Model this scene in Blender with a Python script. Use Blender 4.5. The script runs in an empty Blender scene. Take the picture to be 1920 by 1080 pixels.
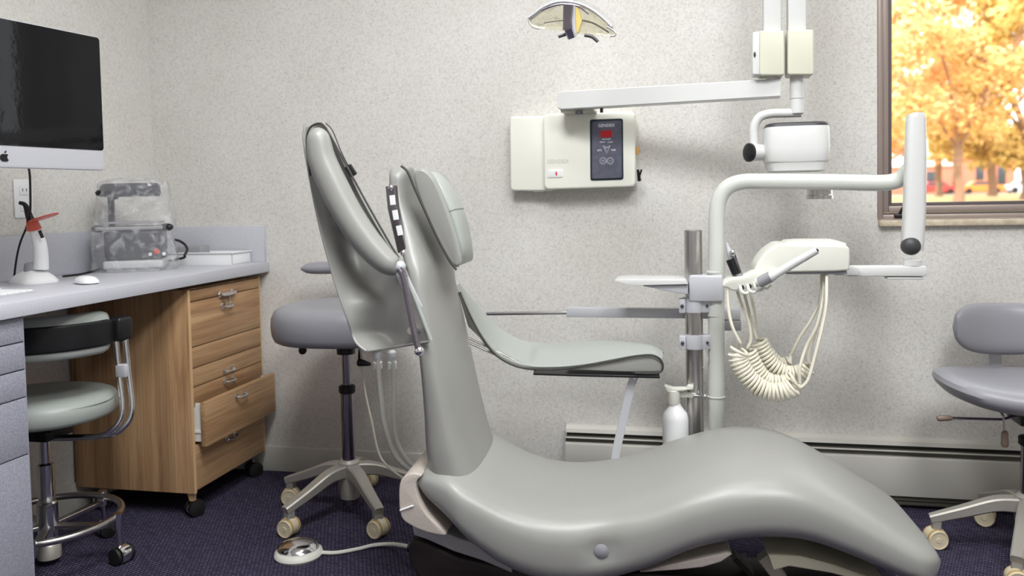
import bpy, bmesh, math, random
from mathutils import Vector, Matrix, Euler, noise
random.seed(7)
S = bpy.context.scene
COL = S.collection
PI = math.pi
V = Vector
# ------------------------------------------------------------------ camera
EYE = .97                       # eye height, m
F, CX, CY = 1562., 960., 440.   # focal length and optical centre for a 1920x1080 frame
_y = V((340., -75., 1562.)).normalized()
_x = V((7160., -73., -1562.)); _x = (_x - _y * _x.dot(_y)).normalized()
_z = _x.cross(_y)
if _z.y > 0: _z = -_z
cam_d = bpy.data.cameras.new('camera'); cam = bpy.data.objects.new('camera', cam_d); COL.objects.link(cam)
right = V((_x.x, _y.x, _z.x)); down = V((_x.y, _y.y, _z.y)); fwd = V((_x.z, _y.z, _z.z))
m3 = Matrix((right, -down, -fwd)).transposed()
cam.matrix_world = Matrix.Translation((0, 0, EYE)) @ m3.to_4x4()
cam_d.sensor_width = 36; cam_d.lens = 36 * F / 1920; cam_d.shift_y = (CY - 540) / 1920
cam_d.dof.use_dof = True; cam_d.dof.focus_distance = 2.15; cam_d.dof.aperture_fstop = 2.6
cam_d.clip_start = .02; cam_d.clip_end = 400
S.camera = cam

def ray(px, py):
    v = V((px - CX, py - CY, F)); return V((v.dot(_x), v.dot(_y), v.dot(_z)))
def P(px, py, Y):               # room point seen at px,py on the plane y = Y
    r = ray(px, py); t = Y / r.y; return V((r.x * t, Y, r.z * t + EYE))
def PZ(px, py, z=0.):
    r = ray(px, py); t = (z - EYE) / r.z; return V((r.x * t, r.y * t, z))
def PX(px, py, X):
    r = ray(px, py); t = X / r.x; return V((X, r.y * t, r.z * t + EYE))

# ------------------------------------------------------------------ world, sun, exposure
W = bpy.data.worlds.new('world'); S.world = W; W.use_nodes = True
W.node_tree.nodes['Background'].inputs[0].default_value = (.93, .96, 1, 1)
W.node_tree.nodes['Background'].inputs[1].default_value = 3.7
sun_d = bpy.data.lights.new('sun', 'SUN'); sun_d.energy = 5.2; sun_d.angle = .02; sun_d.color = (1, .93, .82)
sun = bpy.data.objects.new('sun', sun_d); COL.objects.link(sun)
sun.rotation_euler = (math.radians(48), 0, math.radians(-25))
S.view_settings.view_transform = 'Standard'; S.view_settings.look = 'None'
S.view_settings.exposure = -0.16; S.view_settings.gamma = 1.0; S.view_settings.use_curve_mapping = False
try: S.cycles.use_denoising = True
except Exception: pass

def area(name, loc, size, power, rot=(0, 0, 0), color=(.97, .985, 1), parent=None):
    d = bpy.data.lights.new(name, 'AREA'); d.shape = 'RECTANGLE'; d.size, d.size_y = size; d.energy = power; d.color = color
    o = bpy.data.objects.new(name, d); COL.objects.link(o); o.location = loc; o.rotation_euler = rot
    if parent: o.parent = parent
    return o
LIGHTS = [  # ceiling fixtures, last two added as fill: x, y, width, length, watts
    (.05, 1.80, 1.2, .34, 11.5),
    (.65, .25, .6, 1.2, 60),  # unseen panel, added as broad fill from the right
    (-.40, .95, .6, .6, 40),  # unseen panel, added to brighten drawer fronts and lower wall
]
CEIL = 2.55

# ------------------------------------------------------------------ materials
def mat(name, col, rough=.5, metal=0., spec=.5, coat=0., trans=0., emis=None, estr=1., bump=None, alpha=1., ior=1.45):
    m = bpy.data.materials.new(name); m.use_nodes = True; nt = m.node_tree; b = nt.nodes['Principled BSDF']
    c = (*col, 1) if len(col) == 3 else col
    b.inputs['Base Color'].default_value = c; b.inputs['Roughness'].default_value = rough; b.inputs['Metallic'].default_value = metal
    b.inputs['Specular IOR Level'].default_value = spec; b.inputs['Coat Weight'].default_value = coat
    b.inputs['Transmission Weight'].default_value = trans; b.inputs['Alpha'].default_value = alpha; b.inputs['IOR'].default_value = ior
    if emis: b.inputs['Emission Color'].default_value = (*emis, 1); b.inputs['Emission Strength'].default_value = estr
    # every surface gets a faint procedural unevenness
    tc = nt.nodes.new('ShaderNodeTexCoord'); n = nt.nodes.new('ShaderNodeTexNoise')
    sc, st = bump or (60, .02)
    n.inputs['Scale'].default_value = sc; n.inputs['Detail'].default_value = 4
    bp = nt.nodes.new('ShaderNodeBump'); bp.inputs['Strength'].default_value = st; bp.inputs['Distance'].default_value = .005
    nt.links.new(tc.outputs['Object'], n.inputs['Vector']); nt.links.new(n.outputs['Fac'], bp.inputs['Height']); nt.links.new(bp.outputs[0], b.inputs['Normal'])
    return m
def srgb(r, g, b):
    f = lambda c: (c / 255 / 12.92) if c / 255 <= .04045 else ((c / 255 + .055) / 1.055) ** 2.4
    return (f(r), f(g), f(b))
def N(m, t, **kw):
    n = m.node_tree.nodes.new(t)
    for k, v in kw.items():
        if k in n.inputs: n.inputs[k].default_value = v
        else: setattr(n, k, v)
    return n
def L(m, a, b): m.node_tree.links.new(a, b)
def ramp(m, fac, stops):
    r = m.node_tree.nodes.new('ShaderNodeValToRGB'); L(m, fac, r.inputs[0])
    e = r.color_ramp.elements
    while len(e) < len(stops): e.new(.5)
    for i, (p, c) in enumerate(stops): e[i].position = p; e[i].color = (*c, 1)
    return r
def mixc(m, fac, a, b, mode='MIX'):
    n = m.node_tree.nodes.new('ShaderNodeMix'); n.data_type = 'RGBA'; n.blend_type = mode
    if isinstance(fac, float): n.inputs[0].default_value = fac
    else: L(m, fac, n.inputs[0])
    for s, i in ((a, 6), (b, 7)):
        if isinstance(s, tuple): n.inputs[i].default_value = (*s, 1)
        else: L(m, s, n.inputs[i])
    return n.outputs[2]
def bsdf(m): return m.node_tree.nodes['Principled BSDF']
def wall_mat():
    m = mat('speckled wall vinyl', (.7, .7, .7), .62, spec=.3); b = bsdf(m)
    tc = N(m, 'ShaderNodeTexCoord')
    n1 = N(m, 'ShaderNodeTexNoise', Scale=150., Detail=3., Roughness=.7); L(m, tc.outputs['Object'], n1.inputs['Vector'])
    n2 = N(m, 'ShaderNodeTexNoise', Scale=210., Detail=2.); L(m, tc.outputs['Object'], n2.inputs['Vector'])
    n3 = N(m, 'ShaderNodeTexNoise', Scale=5., Detail=5.); L(m, tc.outputs['Object'], n3.inputs['Vector'])
    r1 = ramp(m, n1.outputs['Fac'], [(.33, srgb(203, 200, 195)), (.47, srgb(216, 214, 209)), (.62, srgb(224, 222, 218))])
    r2 = ramp(m, n2.outputs['Fac'], [(.30, (.62, .60, .58)), (.36, (1, 1, 1)), (1, (1, 1, 1))])
    c = mixc(m, .75, r1.outputs[0], r2.outputs[0], 'MULTIPLY')
    r3 = ramp(m, n3.outputs['Fac'], [(.3, (.95, .94, .93)), (.7, (1, 1, 1))])
    L(m, mixc(m, 1., c, r3.outputs[0], 'MULTIPLY'), b.inputs['Base Color'])
    bp = [x for x in m.node_tree.nodes if x.type == 'BUMP'][0]; bp.inputs['Strength'].default_value = .15; L(m, n1.outputs['Fac'], bp.inputs['Height'])
    return m
def carpet_mat():
    m = mat('woven blue carpet', (.02, .02, .04), .95, spec=.1); b = bsdf(m)
    tc = N(m, 'ShaderNodeTexCoord')
    mp = N(m, 'ShaderNodeMapping'); mp.inputs['Rotation'].default_value = (0, 0, .35); L(m, tc.outputs['Object'], mp.inputs['Vector'])
    br = N(m, 'ShaderNodeTexBrick'); L(m, mp.outputs[0], br.inputs['Vector'])
    br.inputs['Scale'].default_value = 55; br.inputs['Mortar Size'].default_value = .09; br.inputs['Brick Width'].default_value = .8; br.inputs['Row Height'].default_value = .42
    br.inputs['Color1'].default_value = (*srgb(72, 70, 92), 1); br.inputs['Color2'].default_value = (*srgb(100, 95, 116), 1); br.inputs['Mortar'].default_value = (*srgb(38, 36, 52), 1)
    n = N(m, 'ShaderNodeTexNoise', Scale=420., Detail=3.); L(m, tc.outputs['Object'], n.inputs['Vector'])
    r = ramp(m, n.outputs['Fac'], [(.3, (.35, .35, .4)), (.68, (1.35, 1.25, 1.25))])
    L(m, mixc(m, .9, br.outputs['Color'], r.outputs[0], 'MULTIPLY'), b.inputs['Base Color'])
    bp = [x for x in m.node_tree.nodes if x.type == 'BUMP'][0]; bp.inputs['Strength'].default_value = .6; L(m, br.outputs['Fac'], bp.inputs['Height'])
    return m
def wood_mat(name, axis):
    m = mat(name, (.4, .25, .12), .45, spec=.35); b = bsdf(m)
    tc = N(m, 'ShaderNodeTexCoord'); mp = N(m, 'ShaderNodeMapping'); L(m, tc.outputs['Object'], mp.inputs['Vector'])
    sc = [14, 14, 14]; sc[axis] = .9; mp.inputs['Scale'].default_value = sc
    n = N(m, 'ShaderNodeTexNoise', Scale=1.2, Detail=8., Distortion=.7, Roughness=.62); L(m, mp.outputs[0], n.inputs['Vector'])
    r = ramp(m, n.outputs['Fac'], [(.28, srgb(140, 106, 76)), (.45, srgb(186, 148, 110)), (.6, srgb(206, 170, 130)), (.78, srgb(168, 130, 94))])
    mp2 = N(m, 'ShaderNodeMapping'); L(m, tc.outputs['Object'], mp2.inputs['Vector']); s2 = [160, 160, 160]; s2[axis] = 4; mp2.inputs['Scale'].default_value = s2
    n2 = N(m, 'ShaderNodeTexNoise', Scale=1., Detail=3.); L(m, mp2.outputs[0], n2.inputs['Vector'])
    r2 = ramp(m, n2.outputs['Fac'], [(.3, (.78, .76, .74)), (.6, (1, 1, 1))])
    mp3 = N(m, 'ShaderNodeMapping'); L(m, tc.outputs['Object'], mp3.inputs['Vector']); s3 = [11, 11, 11]; s3[axis] = .05; mp3.inputs['Scale'].default_value = s3
    vo = N(m, 'ShaderNodeTexVoronoi'); vo.inputs['Scale'].default_value = 1.; L(m, mp3.outputs[0], vo.inputs['Vector'])
    sx = N(m, 'ShaderNodeSeparateColor'); L(m, vo.outputs['Color'], sx.inputs[0])
    r3 = ramp(m, sx.outputs[0], [(0, (.74, .72, .7)), (1, (1.08, 1.06, 1.04))])
    c = mixc(m, 1., r.outputs[0], r2.outputs[0], 'MULTIPLY'); L(m, mixc(m, 1., c, r3.outputs[0], 'MULTIPLY'), b.inputs['Base Color'])
    return m
def speck_mat(name, c1, c2, scale, rough=.4):
    m = mat(name, c1, rough); b = bsdf(m); tc = N(m, 'ShaderNodeTexCoord')
    n = N(m, 'ShaderNodeTexNoise', Scale=float(scale), Detail=2.); L(m, tc.outputs['Object'], n.inputs['Vector'])
    L(m, ramp(m, n.outputs['Fac'], [(.35, c2), (.6, c1)]).outputs[0], b.inputs['Base Color']); return m
def glassy(name, tint=(1, 1, 1), gl=.1, rough=.02, white=0.):
    m = bpy.data.materials.new(name); m.use_nodes = True; nt = m.node_tree; nt.nodes.clear()
    o = nt.nodes.new('ShaderNodeOutputMaterial'); t = nt.nodes.new('ShaderNodeBsdfTransparent'); t.inputs[0].default_value = (*tint, 1)
    g = nt.nodes.new('ShaderNodeBsdfGlossy'); g.inputs['Roughness'].default_value = rough
    lw = nt.nodes.new('ShaderNodeLayerWeight'); lw.inputs[0].default_value = .5
    pw = nt.nodes.new('ShaderNodeMath'); pw.operation = 'POWER'; pw.inputs[1].default_value = 3.; nt.links.new(lw.outputs['Facing'], pw.inputs[0])
    fr = nt.nodes.new('ShaderNodeMath'); fr.operation = 'MULTIPLY_ADD'; fr.inputs[1].default_value = .5; fr.inputs[2].default_value = .04; nt.links.new(pw.outputs[0], fr.inputs[0])
    mx = nt.nodes.new('ShaderNodeMixShader'); nt.links.new(fr.outputs[0], mx.inputs[0]); nt.links.new(t.outputs[0], mx.inputs[1]); nt.links.new(g.outputs[0], mx.inputs[2])
    last = mx
    if white:
        tc = nt.nodes.new('ShaderNodeTexCoord'); n = nt.nodes.new('ShaderNodeTexNoise'); n.inputs['Scale'].default_value = 34; n.inputs['Detail'].default_value = 7; n.inputs['Distortion'].default_value = .5
        nt.links.new(tc.outputs['Object'], n.inputs['Vector'])
        r = nt.nodes.new('ShaderNodeValToRGB'); r.color_ramp.elements[0].position = .5; r.color_ramp.elements[1].position = .85
        r.color_ramp.elements[0].color = (white * .45,) * 3 + (1,); r.color_ramp.elements[1].color = (min(1, white * 2.2),) * 3 + (1,)
        nt.links.new(n.outputs['Fac'], r.inputs[0])
        d = nt.nodes.new('ShaderNodeBsdfDiffuse'); d.inputs[0].default_value = (.85, .86, .88, 1)
        m2 = nt.nodes.new('ShaderNodeMixShader'); nt.links.new(r.outputs[0], m2.inputs[0]); nt.links.new(mx.outputs[0], m2.inputs[1]); nt.links.new(d.outputs[0], m2.inputs[2]); last = m2
    nt.links.new(last.outputs[0], o.inputs[0]); return m

M = dict(
    wall=wall_mat(), carpet=carpet_mat(), ceil=mat('ceiling tile', srgb(228, 226, 222), .9, bump=(90, .3)),
    vinyl=mat('grey green upholstery vinyl', srgb(147, 147, 143), .35, spec=.55, bump=(700, .05)),
    vinyl2=mat('cool grey upholstery vinyl', srgb(142, 142, 148), .36, spec=.5, bump=(700, .05)),
    vinyl3=mat('pale green grey vinyl', srgb(162, 167, 162), .4, bump=(500, .05)),
    welt=mat('dark welt piping', srgb(58, 56, 54), .5),
    olive=mat('dark olive lining', srgb(88, 88, 80), .7),
    chrome=mat('chrome', (.78, .78, .79), .14, metal=1., bump=(20, .01)),
    steel=mat('brushed steel', (.55, .53, .52), .28, metal=1., bump=(200, .04)),
    darkchrome=mat('dark chrome rod', (.30, .27, .31), .22, metal=1.),
    alu=mat('satin aluminium', srgb(196, 197, 203), .36, metal=.2),
    alu2=mat('cast aluminium', srgb(176, 172, 164), .42, metal=.45),
    cream=mat('cream enamel', srgb(218, 218, 208), .34), boxcream=mat('cream control box plastic', srgb(240, 240, 229), .36), cream2=mat('pale cream plastic cover', srgb(206, 205, 188), .4),
    white=mat('white enamel', srgb(212, 213, 211), .3), plastic=mat('white plastic', srgb(236, 237, 238), .35),
    pipe=mat('pale grey green enamel pipe', srgb(203, 206, 199), .28, coat=.3),
    black=mat('black plastic', srgb(24, 24, 26), .4), rubber=mat('black rubber', srgb(20, 19, 20), .6),
    cap=mat('charcoal cap', srgb(62, 62, 64), .45), grey=mat('mid grey plastic', srgb(150, 150, 154), .5),
    screen=mat('unlit glossy screen', (.004, .004, .005), .05, spec=.28),
    panel=speck_mat('slate control panel film', srgb(94, 94, 110), srgb(84, 84, 100), 60, .5), panelrim=mat('dark panel rim', srgb(28, 44, 50), .4),
    ink=mat('white print', srgb(226, 228, 232), .6), inkb=mat('black print', srgb(14, 14, 16), .5),
    emboss=mat('embossed cream lettering', srgb(206, 206, 196), .4),
    red=mat('red display window', srgb(176, 26, 34), .3), redp=mat('red plastic', srgb(214, 50, 38), .5), amber=mat('amber label', srgb(214, 160, 70), .5),
    orange=mat('orange light shield', srgb(240, 112, 90), .3, trans=.35),
    wood_v=wood_mat('oak vertical grain', 2), wood_h=wood_mat('oak horizontal grain', 1), edge=mat('light oak edge banding', srgb(214, 178, 132), .5),
    lam=speck_mat('grey laminate', srgb(200, 201, 208), srgb(190, 191, 199), 300, .42),
    lam2=speck_mat('grey speckled laminate fronts', srgb(164, 165, 178), srgb(142, 143, 157), 260, .5),
    drawerw=mat('white drawer liner', srgb(232, 232, 228), .5),
    bronze=mat('bronze window aluminium', srgb(160, 146, 138), .4, metal=.3), bronzed=mat('dark bronze gasket', srgb(96, 86, 86), .5),
    stone=speck_mat('tan stone sill', srgb(206, 192, 170), srgb(180, 166, 142), 40, .5),
    heater=mat('beige heater enamel', srgb(204, 202, 194), .42), heatdk=mat('dark heater interior', srgb(30, 30, 26), .8), heatfin=mat('heater fins', srgb(92, 90, 80), .7),
    wheel=mat('cream caster plastic', srgb(212, 200, 172), .5), wheelrim=mat('yellow brown caster tread', srgb(176, 146, 92), .6),
    lamp=glassy('clear warm lamp reflector', tint=(1, .98, .88), rough=.1, white=.25), lampmid=mat('translucent amber lens', srgb(228, 206, 130), .2, trans=.3),
    cord=mat('ivory cord', srgb(220, 216, 198), .45), cord2=mat('grey hose', srgb(176, 174, 166), .45),
    shell=speck_mat('warm grey textured shell', srgb(198, 188, 178), srgb(184, 174, 166), 320, .6), shroud=speck_mat('grey shroud', srgb(168, 168, 166), srgb(158, 158, 158), 200, .5),
    bellows=mat('dark brown base cover', srgb(38, 30, 28), .55), beige=mat('beige seat frame', srgb(190, 186, 164), .6),
    bag=glassy('clear crumpled plastic bag', gl=.2, rough=.10, white=.26), pane=glassy('window glass'), clearf=glassy('clear plastic cover', rough=.08, white=.04),  # bag: white streaks are wrinkle highlights put into the colour
    smoke=mat('smoky grey machine shell', srgb(54, 54, 64), .3), mach=mat('light grey machine base', srgb(196, 197, 198), .4),
    brown=mat('brown lever grip', srgb(122, 104, 92), .5),
    bark=mat('tree bark', srgb(150, 118, 96), .9, bump=(6, .5)), brick=None, grass=speck_mat('autumn lawn', srgb(190, 172, 118), srgb(170, 158, 104), 3, .9),
    concrete=mat('pale concrete', srgb(206, 190, 178), .8), roofm=mat('white roof fascia', srgb(236, 226, 216), .6), carw=mat('silver car paint', srgb(200, 200, 205), .3), carr=mat('red car paint', srgb(196, 60, 50), .3), caro=mat('orange car paint', srgb(226, 130, 50), .3), carglass=mat('dark car glass', srgb(60, 66, 74), .1),
    diffuser=mat('lit diffuser', (.9, .9, .88), .5, emis=(1, .98, .94), estr=4.),
)
def brick_mat():
    m = mat('red brick', (.5, .2, .15), .85); b = bsdf(m); tc = N(m, 'ShaderNodeTexCoord'); br = N(m, 'ShaderNodeTexBrick')
    mp = N(m, 'ShaderNodeMapping'); mp.inputs['Rotation'].default_value = (PI / 2, 0, 0); L(m, tc.outputs['Object'], mp.inputs[0]); L(m, mp.outputs[0], br.inputs['Vector'])
    br.inputs['Scale'].default_value = 3; br.inputs['Color1'].default_value = (*srgb(204, 112, 88), 1); br.inputs['Color2'].default_value = (*srgb(190, 98, 78), 1); br.inputs['Mortar'].default_value = (*srgb(206, 170, 150), 1)
    L(m, br.outputs['Color'], b.inputs['Base Color']); return m
M['brick'] = brick_mat()
def leaf_mat(name, cols):
    m = mat(name, cols[0], .8, spec=.1); b = bsdf(m)
    tc = N(m, 'ShaderNodeTexCoord'); n = N(m, 'ShaderNodeTexNoise', Scale=.55, Detail=4.); L(m, tc.outputs['Object'], n.inputs['Vector'])
    L(m, ramp(m, n.outputs['Fac'], [(.3, cols[0]), (.5, cols[1]), (.7, cols[2])]).outputs[0], b.inputs['Base Color']); return m
M['leaf1'] = leaf_mat('orange autumn leaves', [srgb(226, 168, 104), srgb(242, 196, 132), srgb(250, 216, 170)])
M['leaf2'] = leaf_mat('golden green leaves', [srgb(206, 180, 100), srgb(230, 196, 118), srgb(242, 206, 136)])

# ------------------------------------------------------------------ mesh helpers
class MB:
    def __init__(s): s.bm = bmesh.new()
    def merge(s, bm):
        me = bpy.data.meshes.new('tmp'); bm.to_mesh(me); bm.free(); s.bm.from_mesh(me); bpy.data.meshes.remove(me); return s
    def box(s, lo, hi, bev=0., seg=2, rot=None):
        lo, hi = V(lo), V(hi); c = (lo + hi) / 2; d = hi - lo
        b = bmesh.new(); bmesh.ops.create_cube(b, size=1)
        for v in b.verts: v.co = V((v.co.x * d.x, v.co.y * d.y, v.co.z * d.z))
        if bev: bmesh.ops.bevel(b, geom=b.edges[:], offset=min(bev, .49 * min(map(abs, d))), segments=seg, profile=.5, affect='EDGES')
        R = rot.to_matrix() if isinstance(rot, Euler) else (rot or Matrix.Identity(3))
        for v in b.verts: v.co = R @ v.co + c
        return s.merge(b)
    def tube(s, path, r, seg=12, caps=True, flat=1., up=None):
        path = [V(p) for p in path]; n = len(path); rs = r if isinstance(r, (list, tuple)) else [r] * n
        b = bmesh.new(); rings = []; t0 = (path[1] - path[0]).normalized()
        u = V(up) if up else (V((0, 0, 1)) if abs(t0.z) < .9 else V((1, 0, 0)))
        a = (u - t0 * u.dot(t0)).normalized()
        for i in range(n):
            t = (path[min(i + 1, n - 1)] - path[max(i - 1, 0)])
            t = t.normalized() if t.length > 1e-9 else t0
            a = (a - t * a.dot(t)); a = a.normalized(); c = t.cross(a)
            rings.append([b.verts.new(path[i] + (a * math.cos(q) * flat + c * math.sin(q)) * rs[i]) for q in (2 * PI * k / seg for k in range(seg))])
        for i in range(n - 1):
            for k in range(seg): b.faces.new((rings[i][k], rings[i][(k + 1) % seg], rings[i + 1][(k + 1) % seg], rings[i + 1][k]))
        if caps: b.faces.new(rings[0][::-1]); b.faces.new(rings[-1])
        bmesh.ops.recalc_face_normals(b, faces=b.faces[:]); return s.merge(b)
    def bar(s, path, w, h, side, bev=0.):     # rectangular section swept along a path; side = width direction
        path = [V(p) for p in path]; n = len(path); b = bmesh.new(); rings = []
        ws = w if isinstance(w, (list, tuple)) else [w] * n; hs = h if isinstance(h, (list, tuple)) else [h] * n
        sd = V(side).normalized(); bw = bev
        for i in range(n):
            t = (path[min(i + 1, n - 1)] - path[max(i - 1, 0)]).normalized()
            a = (sd - t * sd.dot(t)).normalized(); c = t.cross(a)
            W2, H2 = ws[i] / 2, hs[i] / 2; bb = min(bw, W2 * .95, H2 * .95)
            pts = [(W2 - bb, -H2), (W2, -H2 + bb), (W2, H2 - bb), (W2 - bb, H2), (-W2 + bb, H2), (-W2, H2 - bb), (-W2, -H2 + bb), (-W2 + bb, -H2)] if bb > 0 else [(W2, -H2), (W2, H2), (-W2, H2), (-W2, -H2)]
            rings.append([b.verts.new(path[i] + a * x + c * y) for x, y in pts])
        k = len(rings[0])
        for i in range(n - 1):
            for j in range(k): b.faces.new((rings[i][j], rings[i][(j + 1) % k], rings[i + 1][(j + 1) % k], rings[i + 1][j]))
        b.faces.new(rings[0][::-1]); b.faces.new(rings[-1])
        bmesh.ops.recalc_face_normals(b, faces=b.faces[:]); return s.merge(b)
    def loft(s, rings, caps=True, closed=True):
        b = bmesh.new(); R = [[b.verts.new(V(p)) for p in r] for r in rings]; k = len(R[0])
        for i in range(len(R) - 1):
            for j in range(k if closed else k - 1):
                b.faces.new((R[i][j], R[i][(j + 1) % k], R[i + 1][(j + 1) % k], R[i + 1][j]))
        if caps and closed: b.faces.new(R[0][::-1]); b.faces.new(R[-1])
        bmesh.ops.recalc_face_normals(b, faces=b.faces[:]); return s.merge(b)
    def lathe(s, prof, c=(0, 0, 0), axis=(0, 0, 1), seg=32, a0=0, a1=2 * PI, sq=1.):
        c = V(c); q = V((0, 0, 1)).rotation_difference(V(axis).normalized()); full = abs(a1 - a0 - 2 * PI) < 1e-6
        b = bmesh.new(); n = seg if full else seg + 1
        R = [[b.verts.new(c + q @ V((max(r, 1e-5) * math.cos(a), max(r, 1e-5) * math.sin(a) * sq, z))) for a in (a0 + (a1 - a0) * k / seg for k in range(n))] for r, z in prof]
        for i in range(len(R) - 1):
            for j in range(n if full else n - 1): b.faces.new((R[i][j], R[i][(j + 1) % n], R[i + 1][(j + 1) % n], R[i + 1][j]))
        if full:
            b.faces.new(R[0][::-1]); b.faces.new(R[-1])
        bmesh.ops.recalc_face_normals(b, faces=b.faces[:]); return s.merge(b)
    def prism(s, poly, vec, bev=0., seg=3):
        b = bmesh.new(); vec = V(vec); A = [b.verts.new(V(p)) for p in poly]; B = [b.verts.new(V(p) + vec) for p in poly]; n = len(A)
        f1 = b.faces.new(A); f2 = b.faces.new(B[::-1])
        for i in range(n): b.faces.new((A[i], B[i], B[(i + 1) % n], A[(i + 1) % n]))
        bmesh.ops.recalc_face_normals(b, faces=b.faces[:])
        if bev:
            ed = list(set(f1.edges[:]) | set(f2.edges[:]))
            bmesh.ops.bevel(b, geom=ed, offset=bev, segments=seg, profile=.5, affect='EDGES', clamp_overlap=True)
        return s.merge(b)
    def ball(s, c, r, sc=(1, 1, 1), seg=20):
        b = bmesh.new(); bmesh.ops.create_uvsphere(b, u_segments=seg, v_segments=seg // 2 + 2, radius=r)
        for v in b.verts: v.co = V((v.co.x * sc[0], v.co.y * sc[1], v.co.z * sc[2])) + V(c)
        return s.merge(b)
    def sheet(s, grid, th=.005):               # a surface with real thickness from a grid of points
        b = bmesh.new(); n, m = len(grid), len(grid[0]); G = [[V(p) for p in r] for r in grid]
        def nrm(i, j):
            du = G[min(i + 1, n - 1)][j] - G[max(i - 1, 0)][j]; dv = G[i][min(j + 1, m - 1)] - G[i][max(j - 1, 0)]
            c = du.cross(dv); return c.normalized() if c.length > 1e-12 else V((0, 0, 1))
        A = [[b.verts.new(G[i][j] + nrm(i, j) * th / 2) for j in range(m)] for i in range(n)]
        B = [[b.verts.new(G[i][j] - nrm(i, j) * th / 2) for j in range(m)] for i in range(n)]
        for i in range(n - 1):
            for j in range(m - 1):
                b.faces.new((A[i][j], A[i][j + 1], A[i + 1][j + 1], A[i + 1][j])); b.faces.new((B[i][j], B[i + 1][j], B[i + 1][j + 1], B[i][j + 1]))
        for i in range(n - 1):
            b.faces.new((A[i][0], A[i + 1][0], B[i + 1][0], B[i][0])); b.faces.new((A[i][-1], B[i][-1], B[i + 1][-1], A[i + 1][-1]))
        for j in range(m - 1):
            b.faces.new((A[0][j], B[0][j], B[0][j + 1], A[0][j + 1])); b.faces.new((A[-1][j], A[-1][j + 1], B[-1][j + 1], B[-1][j]))
        bmesh.ops.recalc_face_normals(b, faces=b.faces[:]); return s.merge(b)
    def xf(s, mat4):
        for v in s.bm.verts: v.co = mat4 @ v.co
        return s
def mb(): return MB()
def cr(pts, n=6, closed=False):                # Catmull-Rom through points of any dimension
    pts = [V(p) for p in pts]; out = []; k = len(pts); rng = k if closed else k - 1
    g = (lambda i: pts[i % k]) if closed else (lambda i: pts[max(0, min(k - 1, i))])
    for i in range(rng):
        p0, p1, p2, p3 = g(i - 1), g(i), g(i + 1), g(i + 2)
        for j in range(n):
            t = j / n; out.append(.5 * ((2 * p1) + (p2 - p0) * t + (2 * p0 - 5 * p1 + 4 * p2 - p3) * t * t + (3 * p1 - p0 - 3 * p2 + p3) * t ** 3))
    if not closed: out.append(pts[-1])
    return out
def root(name, loc, label, cat, group=None, rz=0.):
    o = bpy.data.objects.new(name, None); COL.objects.link(o); o.location = loc; o.rotation_euler = (0, 0, rz); o.empty_display_size = .05
    o['label'] = label; o['category'] = cat
    if group: o['group'] = group
    return o
def wloc(p):
    m = Matrix.Identity(4)
    while p: m = (Matrix.Translation(p.location) @ p.rotation_euler.to_matrix().to_4x4()) @ m; p = p.parent
    return m
def obj(name, b, material, parent=None, label=None, local=False, ang=40, flat=False):
    me = bpy.data.meshes.new(name)
    if parent is not None and not local:
        inv = wloc(parent).inverted()
        for v in b.bm.verts: v.co = inv @ v.co
    o = bpy.data.objects.new(name, me); COL.objects.link(o)
    if parent is None:                          # put the origin at the thing's base
        cs = [v.co for v in b.bm.verts]; lo = V((min(c.x for c in cs), min(c.y for c in cs), min(c.z for c in cs))); hi = V((max(c.x for c in cs), max(c.y for c in cs), max(c.z for c in cs)))
        org = V(((lo.x + hi.x) / 2, (lo.y + hi.y) / 2, lo.z))
        for v in b.bm.verts: v.co -= org
        o.location = org
    b.bm.to_mesh(me); b.bm.free()
    me.materials.append(M[material] if isinstance(material, str) else material)
    if not flat:
        me.shade_smooth(); me.set_sharp_from_angle(angle=math.radians(ang))
    if parent is not None: o.parent = parent
    if label: o['label'] = label
    return o
def tag(o, label, cat, group=None):
    o['label'] = label; o['category'] = cat
    if group: o['group'] = group
    return o
def struct(name, b, material, parent=None, **kw):
    o = obj(name, b, material, parent, **kw)
    if parent is None: o['kind'] = 'structure'
    return o
def text(name, s, size, loc, xdir, updir, material, parent, depth=.0006, label=None, align='CENTER', sx=1.):
    cu = bpy.data.curves.new('t', 'FONT'); cu.body = s; cu.size = size; cu.extrude = depth; cu.align_x = align; cu.align_y = 'CENTER'; cu.resolution_u = 3; cu.offset = size * .012
    t = bpy.data.objects.new('t', cu); COL.objects.link(t); bpy.context.view_layer.update()
    me = bpy.data.meshes.new_from_object(t.evaluated_get(bpy.context.evaluated_depsgraph_get())); bpy.data.objects.remove(t); bpy.data.curves.remove(cu)
    X = V(xdir).normalized(); Z = X.cross(V(updir).normalized()).normalized(); U = Z.cross(X)
    b = mb(); b.bm.from_mesh(me); bpy.data.meshes.remove(me)
    b.xf(Matrix.Translation(loc) @ Matrix((X * sx, U, Z)).transposed().to_4x4())
    return obj(name, b, material, parent, label=label, flat=True)
def helix(path, R, r, pitch, seg=7, start=0.):
    """points of a coil wound around a path"""
    path = [V(p) for p in path]; d = [0.]
    for a, c in zip(path, path[1:]): d.append(d[-1] + (c - a).length)
    Ln = d[-1]; n = int(Ln / pitch * 14); out = []; a = None; j = 0
    for i in range(n + 1):
        s = Ln * i / n
        while j < len(d) - 2 and d[j + 1] < s: j += 1
        f = (s - d[j]) / max(d[j + 1] - d[j], 1e-9); p = path[j].lerp(path[j + 1], f); t = (path[j + 1] - path[j]).normalized()
        if a is None: u = V((0, 1, 0)); a = (u - t * u.dot(t)).normalized()
        a = (a - t * a.dot(t)).normalized(); c = t.cross(a); q = start + 2 * PI * s / pitch
        out.append(p + (a * math.cos(q) + c * math.sin(q)) * R)
    return out

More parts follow.
